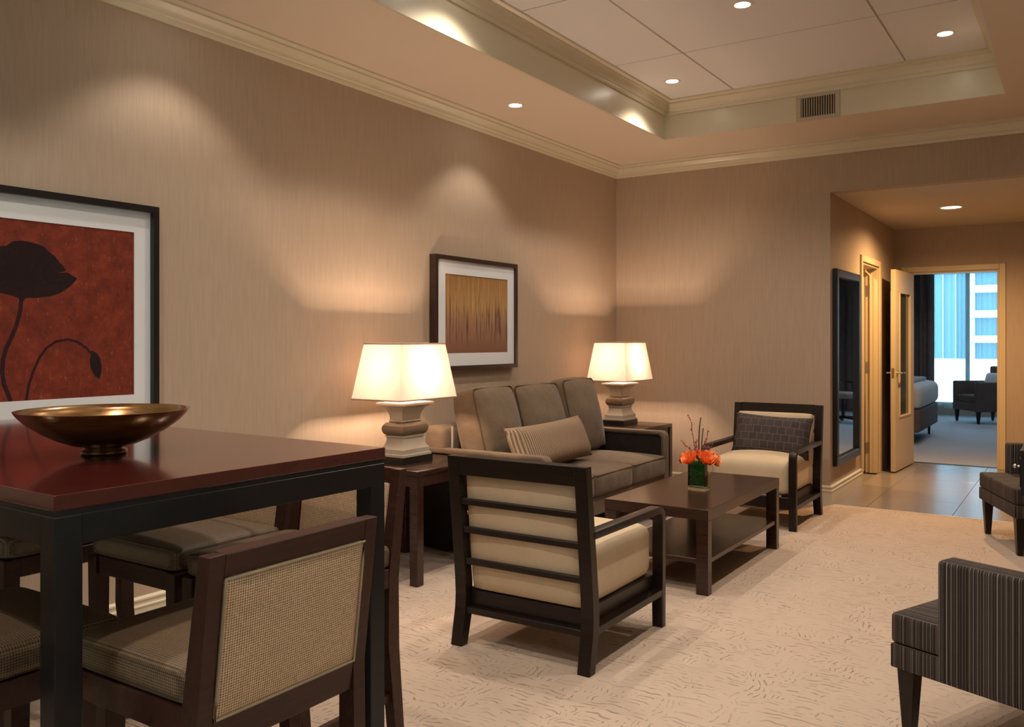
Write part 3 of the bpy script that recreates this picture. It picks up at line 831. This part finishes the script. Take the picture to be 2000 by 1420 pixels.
lc = make_lounge('dark framed lounge chair with ladder back turned to the camera', (1.695,3.455,0), PI)
dup(lc, (1.660,6.620,0), 0, 'dark framed lounge chair with patterned pillow against the far wall')

# patterned pillow on the far lounge chair
pb = B(); pillow(pb, .60, .33, .15)
po = obj('throw_pillow', pb, M['grid_pillow'], None, (1.685,6.735,.615), (math.radians(-19),math.radians(2),0), smooth=60)
tag(po, 'charcoal pillow with pale grid lines on the far lounge chair', 'pillow')

# ------------------------------------------------------------------ coffee table
ct_ = thing('coffee_table', 'low dark walnut coffee table with lower shelf', 'table', (1.738,5.055,0))
hx, hy = .307, .645
obj('table_top', bx(-hx,hx,-hy,hy,.399,.457,.002,2), M['walnut'], ct_)
for s in (-1,1):
    for t in (-1,1):
        obj('leg', bx(s*(hx-.035)-.034,s*(hx-.035)+.034,t*(hy-.030)-.028,t*(hy-.030)+.028,0,.399,.002,1), M['walnut'], ct_)
obj('shelf', bx(-hx+.008,hx-.008,-hy+.010,hy-.010,.163,.189,.002,1), M['walnut'], ct_)

# vase with flowers
vz = .457
vs = thing('flower_vase', 'square glass vase of orange roses on the coffee table', 'vase', (1.775,4.985,vz))
b = B(); sqlathe(b, [(.0515,.0005),(.0525,.003),(.0525,.172),(.0485,.172),(.0480,.022),(.044,.018)])
obj('glass_body', b, M['glass'], vs)
lb = B(); sqlathe(lb, [(.0440,.030),(.0455,.04),(.0455,.166),(.040,.168)])
obj('leaf_lining', lb, M['leaf_dark'], vs)
obj('leaf', bx(.0458,.0466,-.0440,.0440,.034,.165), M['leaf'], vs)
for (x,yy,rz) in ((.0470,0,0),(0,-.0465,-PI/2)):
    for a,b_ in (((-.043,.060),(.043,.120)),((-.043,.125),(.043,.100)),((-.043,.150),(.043,.158))):
        obj('grass_blade', tube(B(), [(0,a[0],a[1]),(0,0,(a[1]+b_[1])/2+.008),(0,b_[0],b_[1])], .0009, 5), M['blade'], vs, (x,yy,0), (0,0,rz))
def rose(bm, c, ax, r):
    ax = Vector(ax).normalized(); q = Vector((0,0,1)).rotation_difference(ax).to_matrix()
    for ring,(n,rad,ht,op_) in enumerate(((3,.30,.95,.12),(4,.55,.90,.30),(5,.80,.72,.55),(6,1.0,.50,.85))):
        for k in range(n):
            a0 = 2*PI*(k/n)+ring*.7; span = 2*PI/n*.72
            G = []
            for i in range(5):
                a = a0+span*(i/4-.5)*1.5; row = []
                for j in range(4):
                    tt = j/3; rr = r*rad*(.35+.65*math.sin(tt*PI/2)) + (r*op_*.22*tt*tt)
                    edge = 1-abs(i-2)/2*.35*tt
                    z = r*(-.55+ (ht+.55)*tt*edge)
                    row.append(bm.verts.new(Vector(c)+q@Vector((rr*math.cos(a), rr*math.sin(a), z))))
                G.append(row)
            for i in range(4):
                for j in range(3): bm.faces.new((G[i][j],G[i+1][j],G[i+1][j+1],G[i][j+1]))
    return bm
rs = [((.048,-.030,.190),(.55,-.45,.75),.036,0),((-.030,-.052,.190),(-.25,-.65,.75),.036,0),((.050,.040,.190),(.7,.35,.6),.036,1),((-.066,-.010,.188),(-.9,-.1,.6),.034,0),((.0,.058,.188),(0,.85,.6),.035,1),((.004,0,.205),(.1,0,1),.036,0),((.075,.010,.182),(1,.1,.45),.032,1)]
for c,ax,r,kk in rs:
    obj('rose', rose(B(), (c[0]*1.22,c[1]*1.22,c[2]), ax, r*1.22), M['rose2'] if kk else M['rose'], vs, smooth=80)
def twig(pts, r0, r1): obj('twig', tube(B(), pts, r0, 6, False, r1), M['twig'], vs)
twig([(-.004,.004,.16),(-.006,.004,.30),(-.002,.006,.38),(.004,.010,.435)], .0045,.0032)
twig([(.006,.014,.16),(.008,.016,.28),(.014,.022,.37)], .0035,.003)
bt = [[(-.01,0,.18),(-.03,-.012,.28),(-.040,-.02,.36),(-.042,-.022,.40),(-.062,-.03,.45)],
      [(-.02,0,.19),(-.055,-.02,.25),(-.085,-.03,.27),(-.100,-.035,.295)],
      [(.01,0,.19),(.03,.02,.26),(.036,.03,.32),(.040,.033,.36)],
      [(.02,.01,.19),(.05,.03,.25),(.070,.045,.285)],[(0,-.02,.19),(-.005,-.03,.25),(-.01,-.032,.29)],[(.02,-.01,.20),(.028,-.02,.25),(.04,-.01,.30)],[(-.03,.02,.19),(-.04,.03,.25),(-.03,.04,.30)]]
bb_ = B()
for p in bt:
    twig(p, .0018,.0009)
    for i in range(len(p)-1):
        for k in range(4):
            q = Vector(p[i]).lerp(Vector(p[i+1]), (k+random.random())/4)
            if q.z < .215: continue
            q += Vector((random.uniform(-.005,.005),random.uniform(-.005,.005),random.uniform(-.003,.003)))
            bmesh.ops.create_icosphere(bb_, subdivisions=1, radius=random.uniform(.0035,.006), matrix=Matrix.Translation(q))
obj('berries', bb_, M['berry'], vs)['kind'] = 'stuff'

# ------------------------------------------------------------------ sofa
SX0,SX1,SY0,SY1 = .10,1.05,4.40,6.22
so = thing('sofa', 'brown three seat sofa against the wall between two lamps', 'sofa', (.575,5.31,0))
ox, oy = -.575, -5.31
def sb(name, x0,x1,y0,y1,z0,z1,m,bev=.012,par=None,seg=3):
    return obj(name, bx(x0+ox,x1+ox,y0+oy,y1+oy,z0,z1,bev,seg), m, par or so, smooth=40)
for (ya,yb_) in ((SY0,SY0+.075),(SY1-.075,SY1)):
    ar = sb('arm', SX0+.004, SX1-.005, ya+.008, yb_-.008, .015, .640, M['sofa_dark'], .006)
    # upholstered border along top and front
    b = B(); pf = [(SX0+.0+ox,.635),(SX1-.035+ox,.635)]
    outer = [(SX0+ox,.662)]
    for k in range(0,7):
        an = PI/2*k/6; outer.append((SX1-.045+ox+.045*math.sin(an), .617+.045*math.cos(an)))
    outer += [(SX1+ox,.02),(SX1-.03+ox,.02)]
    for k in range(0,7):
        an = PI/2*(1-k/6); outer.append((SX1-.045+ox+.015*math.sin(an), .617+.015*math.cos(an)))
    outer += [(SX0+ox,.632)]
    prism(b, outer, 'y', ya+oy, yb_+oy, .004)
    obj('arm_border', b, M['sofa'], ar, smooth=50)
YC = [SY0+.078, 5.005, 5.575, SY1-.078]
sb('base_rail', SX0+.05, SX1-.012, SY0+.076, SY1-.076, .205, .335, M['sofa'], .012)
sb('back_rest', SX0, SX0+.17, SY0+.014, SY1-.014, .30, .800, M['sofa'], .045, None, 4)
for xx in (SX0+.06, SX1-.06):
    for yy in (SY0+.14, 5.31, SY1-.14):
        obj('leg', taper(B(), xx+ox, yy+oy, 0, .207, .04,.04,.055,.055), M['espresso'], so)
def loop_rect(x0,x1,y0,y1,z,r=.03,n=5):
    P=[]
    for (cx,cy,a) in ((x1-r,y1-r,0),(x0+r,y1-r,PI/2),(x0+r,y0+r,PI),(x1-r,y0+r,3*PI/2)):
        for k in range(n): P.append((cx+r*math.cos(a+PI/2*k/(n-1)), cy+r*math.sin(a+PI/2*k/(n-1)), z))
    return P
for i in range(3):
    y0,y1 = YC[i]+.003, YC[i+1]-.003
    b = B(); cushion(b, 0,0,0, .735, y1-y0, .155, .030,(.014,.004,.032), 10)
    sc = obj('seat_cushion', b, M['sofa'], so, (.695+ox,(y0+y1)/2+oy,.408), smooth=60)
    for z in (.062,-.062):
        obj('piping', tube(B(), loop_rect(-.364,.366,-(y1-y0)/2+.004,(y1-y0)/2-.004,z), .0055, 6, True), M['pipe'], sc, smooth=60)
tilt = [(-14,0.0,.0),(-16,.010,-.004),(-13,.020,.012)]
for i in range(3):
    y0,y1 = YC[i]+.002, YC[i+1]-.002
    b = B(); cushion(b, 0,0,0, .19, (y1-y0), .56, .062,(.070,.006,.016), 11)
    bc = obj('back_cushion', b, M['sofa'], so, (.415+ox+tilt[i][1],(y0+y1)/2+oy,.765+tilt[i][2]), (0,math.radians(tilt[i][0]),math.radians((3,-2,4)[i])), smooth=60)
    P = []
    hyy = (y1-y0)/2-.014
    for (cy,cz,a) in ((hyy-.03,.235,0),(-hyy+.03,.235,PI/2),(-hyy+.03,-.235,PI),(hyy-.03,-.235,3*PI/2)):
        for k in range(5): P.append((.081, cy+.03*math.cos(a+PI/2*k/4), cz+.03*math.sin(a+PI/2*k/4)))
    obj('piping', tube(B(), P, .0055, 6, True), M['pipe'], bc, smooth=60)
sb('lining_strip', .285, .300, SY0+.079, SY0+.087, .60, .80, M['lining'], .001, None, 1)
# lumbar pillow
b = B(); pillow(b, 1.04, .30, .17, 'x')
lp = obj('lumbar_pillow', b, M['rib'], None, (.735,4.99,.672), (math.radians(.3),math.radians(-22),math.radians(3)), smooth=60)
tag(lp, 'long ribbed tan lumbar pillow lying on the brown sofa', 'pillow')

# ------------------------------------------------------------------ end tables
def make_end(label, loc):
    t = thing('end_table', label, 'table', loc, 0, 'end tables beside the sofa')
    h = .31; Wd = M['walnut']
    obj('table_top', bx(-h,h,-h,h,.607,.637,.008,3), Wd, t, smooth=40)
    for s in (-1,1):
        obj('apron', bx(-h+.05,h-.05,s*(h-.022)-.011,s*(h-.022)+.011,.545,.607,.002,1), Wd, t)
        obj('apron', bx(s*(h-.022)-.011,s*(h-.022)+.011,-h+.05,h-.05,.545,.607,.002,1), Wd, t)
        for q in (-1,1):
            obj('leg', bx(s*(h-.030)-.028,s*(h-.030)+.028,q*(h-.030)-.028,q*(h-.030)+.028,0,.607,.002,1), Wd, t)
    return t
e1 = make_end('dark walnut end table between the dining table and sofa', (.345,4.00,0))
dup(e1, (.425,6.735,0), 0, 'dark walnut end table in the room corner beside the sofa')

# ------------------------------------------------------------------ table lamps
def make_lamp(label, loc):
    t = thing('table_lamp', label, 'lamp', loc, 0, 'matching table lamps')
    ey = .036
    obj('plinth', sqlathe(B(), [(.100,.0005),(.100,.040)], 0, ey), M['plinth'], t)
    bd = [(.094,.040),(.094,.052),(.086,.056),(.086,.082),(.080,.088),(.070,.104),(.062,.126),(.060,.148),(.066,.150),(.067,.158),(.062,.162)]
    body = obj('lamp_body', sqlathe(B(), bd, 0, ey), M['ceramic'], t, smooth=28)
    bl = [(.062,.162),(.073,.170),(.080,.184),(.082,.200),(.078,.218),(.066,.232),(.060,.236)]
    obj('bulge', sqlathe(B(), bl, 0, ey), M['ceramic_dark'], body, smooth=28)
    tp = [(.060,.236),(.065,.240),(.065,.246),(.061,.250),(.062,.272),(.068,.296),(.080,.318),(.100,.333),(.118,.338),(.120,.346),(.118,.354),(.02,.362)]
    obj('capital', sqlathe(B(), tp, -.014, ey-.014), M['ceramic'], body, smooth=28)
    obj('stem', lathe(B(), [(.008,.358),(.008,.50)], seg=12, close=True), M['brass'], t)
    zb, zt = .378, .700
    hb, ht = .185, .140; eyb, eyt = .078, .066
    b = B()
    for z0,h0,e0,z1,h1,e1_ in ((zb,hb,eyb,zt,ht,eyt),):
        q = ((-1,-1),(1,-1),(1,1),(-1,1)); th = .0022
        O0 = [b.verts.new((s*h0, k*(h0+e0), z0)) for s,k in q]; O1 = [b.verts.new((s*h1, k*(h1+e1_), z1)) for s,k in q]
        for i in range(4): b.faces.new((O0[i],O0[(i+1)%4],O1[(i+1)%4],O1[i]))
    obj('lamp_shade', b, M['shade'], t)
    for zz,h0,e0 in ((zb,hb,eyb),(zt,ht,eyt)):
        b = B()
        q = ((-1,-1),(1,-1),(1,1),(-1,1))
        for i in range(4):
            p = Vector((q[i][0]*h0, q[i][1]*(h0+e0), zz)); r = Vector((q[(i+1)%4][0]*h0, q[(i+1)%4][1]*(h0+e0), zz))
            tube(b, [p,r], .0045, 6)
        obj('shade_binding', b, M['shade_trim'], t)
    b = B(); bmesh.ops.create_uvsphere(b, u_segments=16, v_segments=10, radius=.026, matrix=Matrix.Translation((0,0,.535)))
    obj('bulb', b, M['bulb'], t, smooth=80)
    ld = bpy.data.lights.new('lamp_glow', 'POINT'); ld.energy = LAMP_W; ld.color = LAMP_C; ld.shadow_soft_size = .03
    lo = bpy.data.objects.new('lamp_glow', ld); COL.objects.link(lo); lo.parent = t; lo.location = (0,0,.535)
    return t
l1 = make_lamp('large lit table lamp on the end table nearest the dining table', (.335,3.965,.637))
l2 = dup(l1, (.385,6.735,.637), 0, 'smaller looking lit table lamp on the corner end table')

# ------------------------------------------------------------------ striped chairs on the right (front = local -Y)
def make_striped(label, loc, rz):
    t = thing('striped_chair', label, 'armchair', loc, rz, 'striped low armchairs on the right')
    w, d = .72, .70; hw = w/2; f0 = -d/2; bk0 = d/2
    SY = M['stripe']; SXm = M['stripe_x']
    obj('seat_base', bx(-hw,hw,f0,bk0-.02,.240,.322,.006,2), SXm, t, smooth=40)
    b = B(); cushion(b, 0,-.055,.376, w+.002 ,d-.112,.104, .014,(0,.004,.012), 9)
    obj('seat_cushion', b, SXm, t, smooth=60)
    for s in (-1,1):
        x0,x1 = sorted((s*hw*1.004, s*(hw-.095)))
        obj('arm', bx(x0,x1,f0+.165,bk0,.242,.640,.016,4), SY, t, smooth=50)
        for yy,o in ((f0+.045,-.0),(bk0-.06,.03)):
            obj('leg', taper(B(), s*(hw-.045), yy, 0, .242, .034,.034,.060,.060, 0, o), M['espresso'], t)
    obj('backrest', bx(-hw+.09,hw-.09,bk0-.10,bk0,.242,.640,.022,4), SXm, t, smooth=50)
    return t
def place(fx, fy, corner, w=.72, d=.70, side=1):
    """rotation and centre from front direction (fx,fy) and the front corner position"""
    rz = math.atan2(fx, -fy)
    ex = Vector((math.cos(rz), math.sin(rz))); ey = Vector((-math.sin(rz), math.cos(rz)))
    c = Vector(corner) - ex*(side*w/2) + ey*(d/2)
    return (c.x, c.y, 0), rz
loc, rz = place(-.92, .386, (3.165,3.20), side=-1)
# the corner nearest the camera: pick the side whose corner has the smaller Y
def corner_place(fx, fy, corner, w=.72, d=.70):
    best = None
    for s in (-1,1):
        L, r = place(fx, fy, corner, w, d, s)
        if best is None or L[1] > best[0][1]: best = (L, r)
    return best
loc, rz = corner_place(-.92, .386, (3.150,3.20))
st = make_striped('dark striped low armchair cut by the right picture edge, in the foreground', loc, rz)
loc, rz = corner_place(-.934, -.356, (3.345,6.27))
dup(st, loc, rz, 'dark striped low armchair beyond the black desk, near the hall')

# desk at right edge
dk = thing('desk', 'black desk with a drawer at the right picture edge', 'desk', (3.745,5.70,0))
obj('desk_top', bx(-.325,.325,-.31,.31,.735,.765,.003,2), M['espresso'], dk)
obj('desk_body', bx(-.320,.320,-.30,.30,.52,.735,.002,1), M['black'], dk)
dw = obj('drawer', bx(-.328,-.318,-.26,.26,.56,.715,.002,1), M['black'], dk)
b = B(); tube(b, [(-.328,-.235,.672),(-.345,-.235,.672)], .006, 10); bmesh.ops.create_uvsphere(b, u_segments=12, v_segments=8, radius=.012, matrix=Matrix.Translation((-.350,-.235,.672)))
obj('knob', b, M['steel'], dw, smooth=60)
for s in (-1,1):
    for q in (-1,1):
        obj('leg', taper(B(), s*.275, q*.265, 0, .52, .045,.045,.055,.055), M['black'], dk)

# ------------------------------------------------------------------ hall mirror
mr = thing('wall_mirror', 'tall black framed mirror on the hall wall', 'mirror', (XH, 7.965, 1.13))
my, mz = .455, .825
b = B()
for q in ((-my,-my+.065,-mz,mz),(my-.065,my,-mz,mz),(-my+.065,my-.065,mz-.065,mz),(-my+.065,my-.065,-mz,-mz+.065)): box(b, .001,.040,q[0],q[1],q[2],q[3],.003,1)
obj('mirror_frame', b, M['frame_black'], mr)
obj('mirror_glass', bx(.006,.012,-my+.06,my-.06,-mz+.06,mz-.06), M['mirror'], mr)

# ------------------------------------------------------------------ bedroom beyond the hall
BX0,BX1,BY0,BY1,BZ = -1.6, 5.4, YE+.12, 17.45, 2.75
struct('floor_bedroom', bx(BX0,BX1,BY0+.02,BY1+.1,-.12,-.0), M['bcarpet'])
bwall = m_paint('bedroom wall paint', (.46,.40,.34), .7, .2)
struct('wall_bedroom_left', bx(BX0-.1,BX0,BY0,BY1,0,BZ), bwall)
struct('wall_bedroom_right', bx(BX1,BX1+.1,BY0,BY1,0,BZ), bwall)
b = B(); box(b, BX0,XH-.12,BY0-.02,BY0+.1,0,BZ); box(b, XR+.12,BX1,BY0-.02,BY0+.1,0,BZ)
struct('wall_bedroom_near', b, bwall)
WX0,WX1 = .64,4.62
b = B(); box(b, BX0,WX0,BY1,BY1+.12,0,BZ); box(b, WX1,BX1,BY1,BY1+.12,0,BZ); box(b, WX0,WX1,BY1,BY1+.12,0,.16); box(b, WX0,WX1,BY1,BY1+.12,2.62,BZ)
struct('wall_bedroom_window', b, bwall)
struct('ceiling_bedroom', bx(BX0,BX1,BY0,BY1,BZ,BZ+.1), M['panel'])
window('window_1', 'x', WX0, WX1, BY1+.06, .16, 2.62, 3, M['winframe'], .035)
# side room behind door 1, closed box
b = B(); box(b, .3,XH-.12,7.56,7.60,0,2.75); box(b, .26,.3,7.56,10.4,0,2.75); box(b, .3,XH-.12,10.36,10.40,0,2.75)
struct('wall_side_room', b, bwall)
struct('ceiling_side_room', bx(.26,XH-.12,7.56,10.4,2.75,2.8), M['panel'])
struct('floor_side_room', bx(.26,XH-.0,7.56,10.4,-.13,-.0125), M['halltile'])
downlight('downlight', 'downlight in the ceiling of the side room behind the open door', 1.25, 8.95, 2.75, HALL_W*.6, HALL_C, 150, .06, M['hall_lens'], .6)

def curtain(name, label, x0,x1,yc,z0,z1,amp,per,m,seed=0, cat='curtain', along='x'):
    rnd = random.Random(seed); bm = B(); n = int((x1-x0)/per*12); A=[];C=[]
    ph = 0
    for i in range(n+1):
        x = x0+(x1-x0)*i/n; ph += 2*PI/12*(1+.35*math.sin(i*.21+seed))
        yy = amp*math.sin(ph)+amp*.35*math.sin(ph*.37+1)
        A.append(bm.verts.new((x,yc+yy*.8,z0))); C.append(bm.verts.new((x,yc+yy,z1)))
    for i in range(n): bm.faces.new((A[i],A[i+1],C[i+1],C[i]))
    if along == 'y':
        for v in bm.verts: v.co.x, v.co.y = v.co.y, v.co.x
    o = obj(name, bm, m, None, smooth=80)
    return tag(o, label, cat)
curtain('sheer_curtain', 'pale sheer curtain across the bright bedroom window', 1.20,3.40,BY1-.09,.13,2.68,.028,.13,M['sheer'],2)
curtain('drape', 'dark brown pleated drape left of the bedroom window', .62,1.47,BY1-.20,.02,2.70,.055,.17,M['drape'],5)
curtain('drape', 'brown pleated drape right of the bedroom window, seen in the hall mirror', 3.30,4.9,BY1-.20,.02,2.70,.050,.17,M['drape'],8)

bed = thing('bed', 'bed with pale linen and grey box spring in the bedroom', 'bed', (.95,13.05,0))
obj('box_spring', bx(-1.05,1.0,-.85,.85,.16,.46,.03,3), M['boxspring'], bed, smooth=40)
b = B(); cushion(b, -.02,0,.615, 2.08,1.74,.33, .11,(.0,.0,.02), 10)
obj('duvet', b, M['linen'], bed, smooth=60)
b = B(); cushion(b, .62,-.10,.800, .52,1.5,.07, .03,(0,0,.01), 8)
obj('folded_blanket', b, M['blueblanket'], bed, smooth=60)
for s in (-1,1):
    for q in (-1,1): obj('leg', lathe(B(), [(.015,0),(.02,.16)], s*.9, q*.72, 12, True), M['plastic'], bed)
b = B(); box(b, -1.12,-1.05,-.9,.9,.0,1.25,.02,2)
obj('headboard', b, M['taupe'], bed, smooth=40)

def make_bed_chair(label, loc, rz):
    t = thing('bedroom_armchair', label, 'armchair', loc, rz)
    w,d = .74,.72; hw=w/2; f0=-d/2
    obj('seat_base', bx(-hw+.09,hw-.09,f0+.01,d/2-.04,.20,.34,.012,2), M['taupe'], t, smooth=40)
    b = B(); cushion(b, 0,-.06,.395, w-.20,d-.14,.12,.03,(0,.004,.01),8); obj('seat_cushion', b, M['taupe'], t, smooth=60)
    for s in (-1,1):
        x0,x1 = sorted((s*hw, s*(hw-.095)))
        obj('arm', bx(x0,x1,f0,d/2,.20,.675,.02,3), M['taupe'], t, smooth=45)
        for yy in (f0+.05, d/2-.06): obj('leg', taper(B(), s*(hw-.05), yy, 0,.20,.03,.03,.06,.06), M['espresso'], t)
    obj('backrest', bx(-hw+.09,hw-.09,d/2-.14,d/2,.20,.92,.03,3), M['taupe'], t, smooth=45)
    return t
loc, rz = corner_place(-.82,-.57,(2.29,15.70),.74,.72)
bc = make_bed_chair('square taupe armchair in front of the bedroom window', loc, rz)
b = B(); cushion(b, 0,0,0, .42,.12,.36,.05,(0,.03,0),8)
cq = Matrix.Rotation(rz,3,'Z') @ Vector((.02,.12,0))
tag(obj('cushion', b, M['linen'], None, (loc[0]+cq.x,loc[1]+cq.y,.635), (math.radians(-14),0,rz), smooth=60), 'pale cushion leaning in the bedroom armchair', 'pillow')

oc = thing('office_chair', 'grey mesh office chair in the bedroom, reflected in the hall mirror', 'office chair', (3.54,14.95,0), math.radians(-70))
b = B()
for k in range(5):
    a = 2*PI*k/5
    hexa(b, [(.03*math.cos(a+1.57),.03*math.sin(a+1.57),.07),(.30*math.cos(a)+.015*math.cos(a+1.57),.30*math.sin(a)+.015*math.sin(a+1.57),.06),(.30*math.cos(a)-.015*math.cos(a+1.57),.30*math.sin(a)-.015*math.sin(a+1.57),.06),(-.03*math.cos(a+1.57),-.03*math.sin(a+1.57),.07)],
            [(.03*math.cos(a+1.57),.03*math.sin(a+1.57),.115),(.30*math.cos(a)+.015*math.cos(a+1.57),.30*math.sin(a)+.015*math.sin(a+1.57),.085),(.30*math.cos(a)-.015*math.cos(a+1.57),.30*math.sin(a)-.015*math.sin(a+1.57),.085),(-.03*math.cos(a+1.57),-.03*math.sin(a+1.57),.115)])
sb_ = obj('star_base', b, M['plastic'], oc)
for k in range(5):
    a = 2*PI*k/5
    obj('caster', tube(B(), [(.29*math.cos(a),.29*math.sin(a)-.02,.03),(.29*math.cos(a),.29*math.sin(a)+.02,.03)], .03, 12), M['plastic'], sb_)
obj('gas_column', lathe(B(), [(.03,.09),(.025,.40)], seg=16, close=True), M['plastic'], oc)
b = B(); cushion(b, 0,0,.45, .50,.48,.09,.035,(0,0,.01),8); obj('seat', b, M['meshgrey'], oc, smooth=60)
b = B(); cushion(b, 0,.25,.75, .46,.05,.50,.02,(0,.01,0),8); obj('backrest', b, M['meshgrey'], oc, smooth=60)
obj('back_post', bx(-.03,.03,.22,.29,.40,.60,.005,1), M['plastic'], oc)
for s in (-1,1):
    b = B(); tube(b, [(s*.22,0,.42),(s*.29,0,.45),(s*.29,0,.64)], .014, 8); box(b, s*.29-.035,s*.29+.035,-.14,.12,.64,.67,.01,2)
    obj('armrest', b, M['plastic'], oc)

# ------------------------------------------------------------------ outside the bedroom window
bd = thing('apartment_building', 'pale building with stacked balconies outside the bedroom window', 'building', (-2.7,112,-30))
obj('facade', bx(-4.5,14,0,9,0,60), M['ext_glass'], bd)
slab = rail = None
for f in range(12):
    z = 31.28-2.84*4+f*2.84
    if slab is None:
        slab = obj('balcony_slab', bx(-4.6,14,-1.4,0,-.25,.25), M['ext_white'], bd, (0,0,z)).data
        rail = obj('balcony_front', bx(-4.6,14,-1.45,-1.35,.25,.55), M['ext_white'], bd, (0,0,z)).data
    else:
        obj('balcony_slab', slab, None, bd, (0,0,z)); obj('balcony_front', rail, None, bd, (0,0,z))
pier = None
for k in range(5):
    if pier is None: pier = obj('pier', bx(-.35,.35,-.5,0,0,60), M['ext_white'], bd, (-4.2+k*3.6,0,0)).data
    else: obj('pier', pier, None, bd, (-4.2+k*3.6,0,0))
b2 = thing('glass_tower', 'pale blue glass tower outside the bedroom window', 'building', (-16.4,118,-30))
obj('facade', bx(-3,9,0,9,0,70), M['ext_blue'], b2)
fin = None
for k in range(9):
    if fin is None: fin = obj('facade_fin', bx(-.05,.05,-.2,0,0,70), M['ext_white'], b2, (-2.6+k*1.4,0,0)).data
    else: obj('facade_fin', fin, None, b2, (-2.6+k*1.4,0,0))
b3 = thing('low_building', 'white flat low building below the towers outside the window', 'building', (-4,80,-30))
obj('facade', bx(-30,30,0,10,0,29.5), M['ext_white'], b3)
obj('parapet', bx(-30,30,-.4,0,28.8,29.8), M['ext_white'], b3)
struct('ground_outside', bx(-150,150,19,300,-30.5,-30), m_paint('street', (.45,.45,.45), .9))

curtain('sheer_curtain', 'added cream sheer curtain over the added daylight window beside the dining table', RW0-.1, RW1+.1, XR-.05, .3, 2.55, .02, .12, M['fill_sheer'], 3, along='y')  # added to soften and warm the fill from the right
curtain('sheer_curtain', 'added cream sheer curtain over the added daylight window behind the dining table', QW0-.1, QW1+.1, YR+.05, .3, 2.55, .02, .12, M['fill_sheer'], 4)  # added likewise, warms the fill from the rear

for x,yy,l in ((1.3,15.6,'added cool fill light in the bedroom ceiling near the drape'),(3.4,15.2,'added cool fill light in the bedroom ceiling above the office chair'),(2.2,12.2,'added cool fill light in the bedroom ceiling near the door')):
    downlight('downlight', l, x, yy, BZ, 26.0, (.74,.87,1.0), 130, .05, None, .7)  # added bluish spots, stand in for window daylight in the bedroom
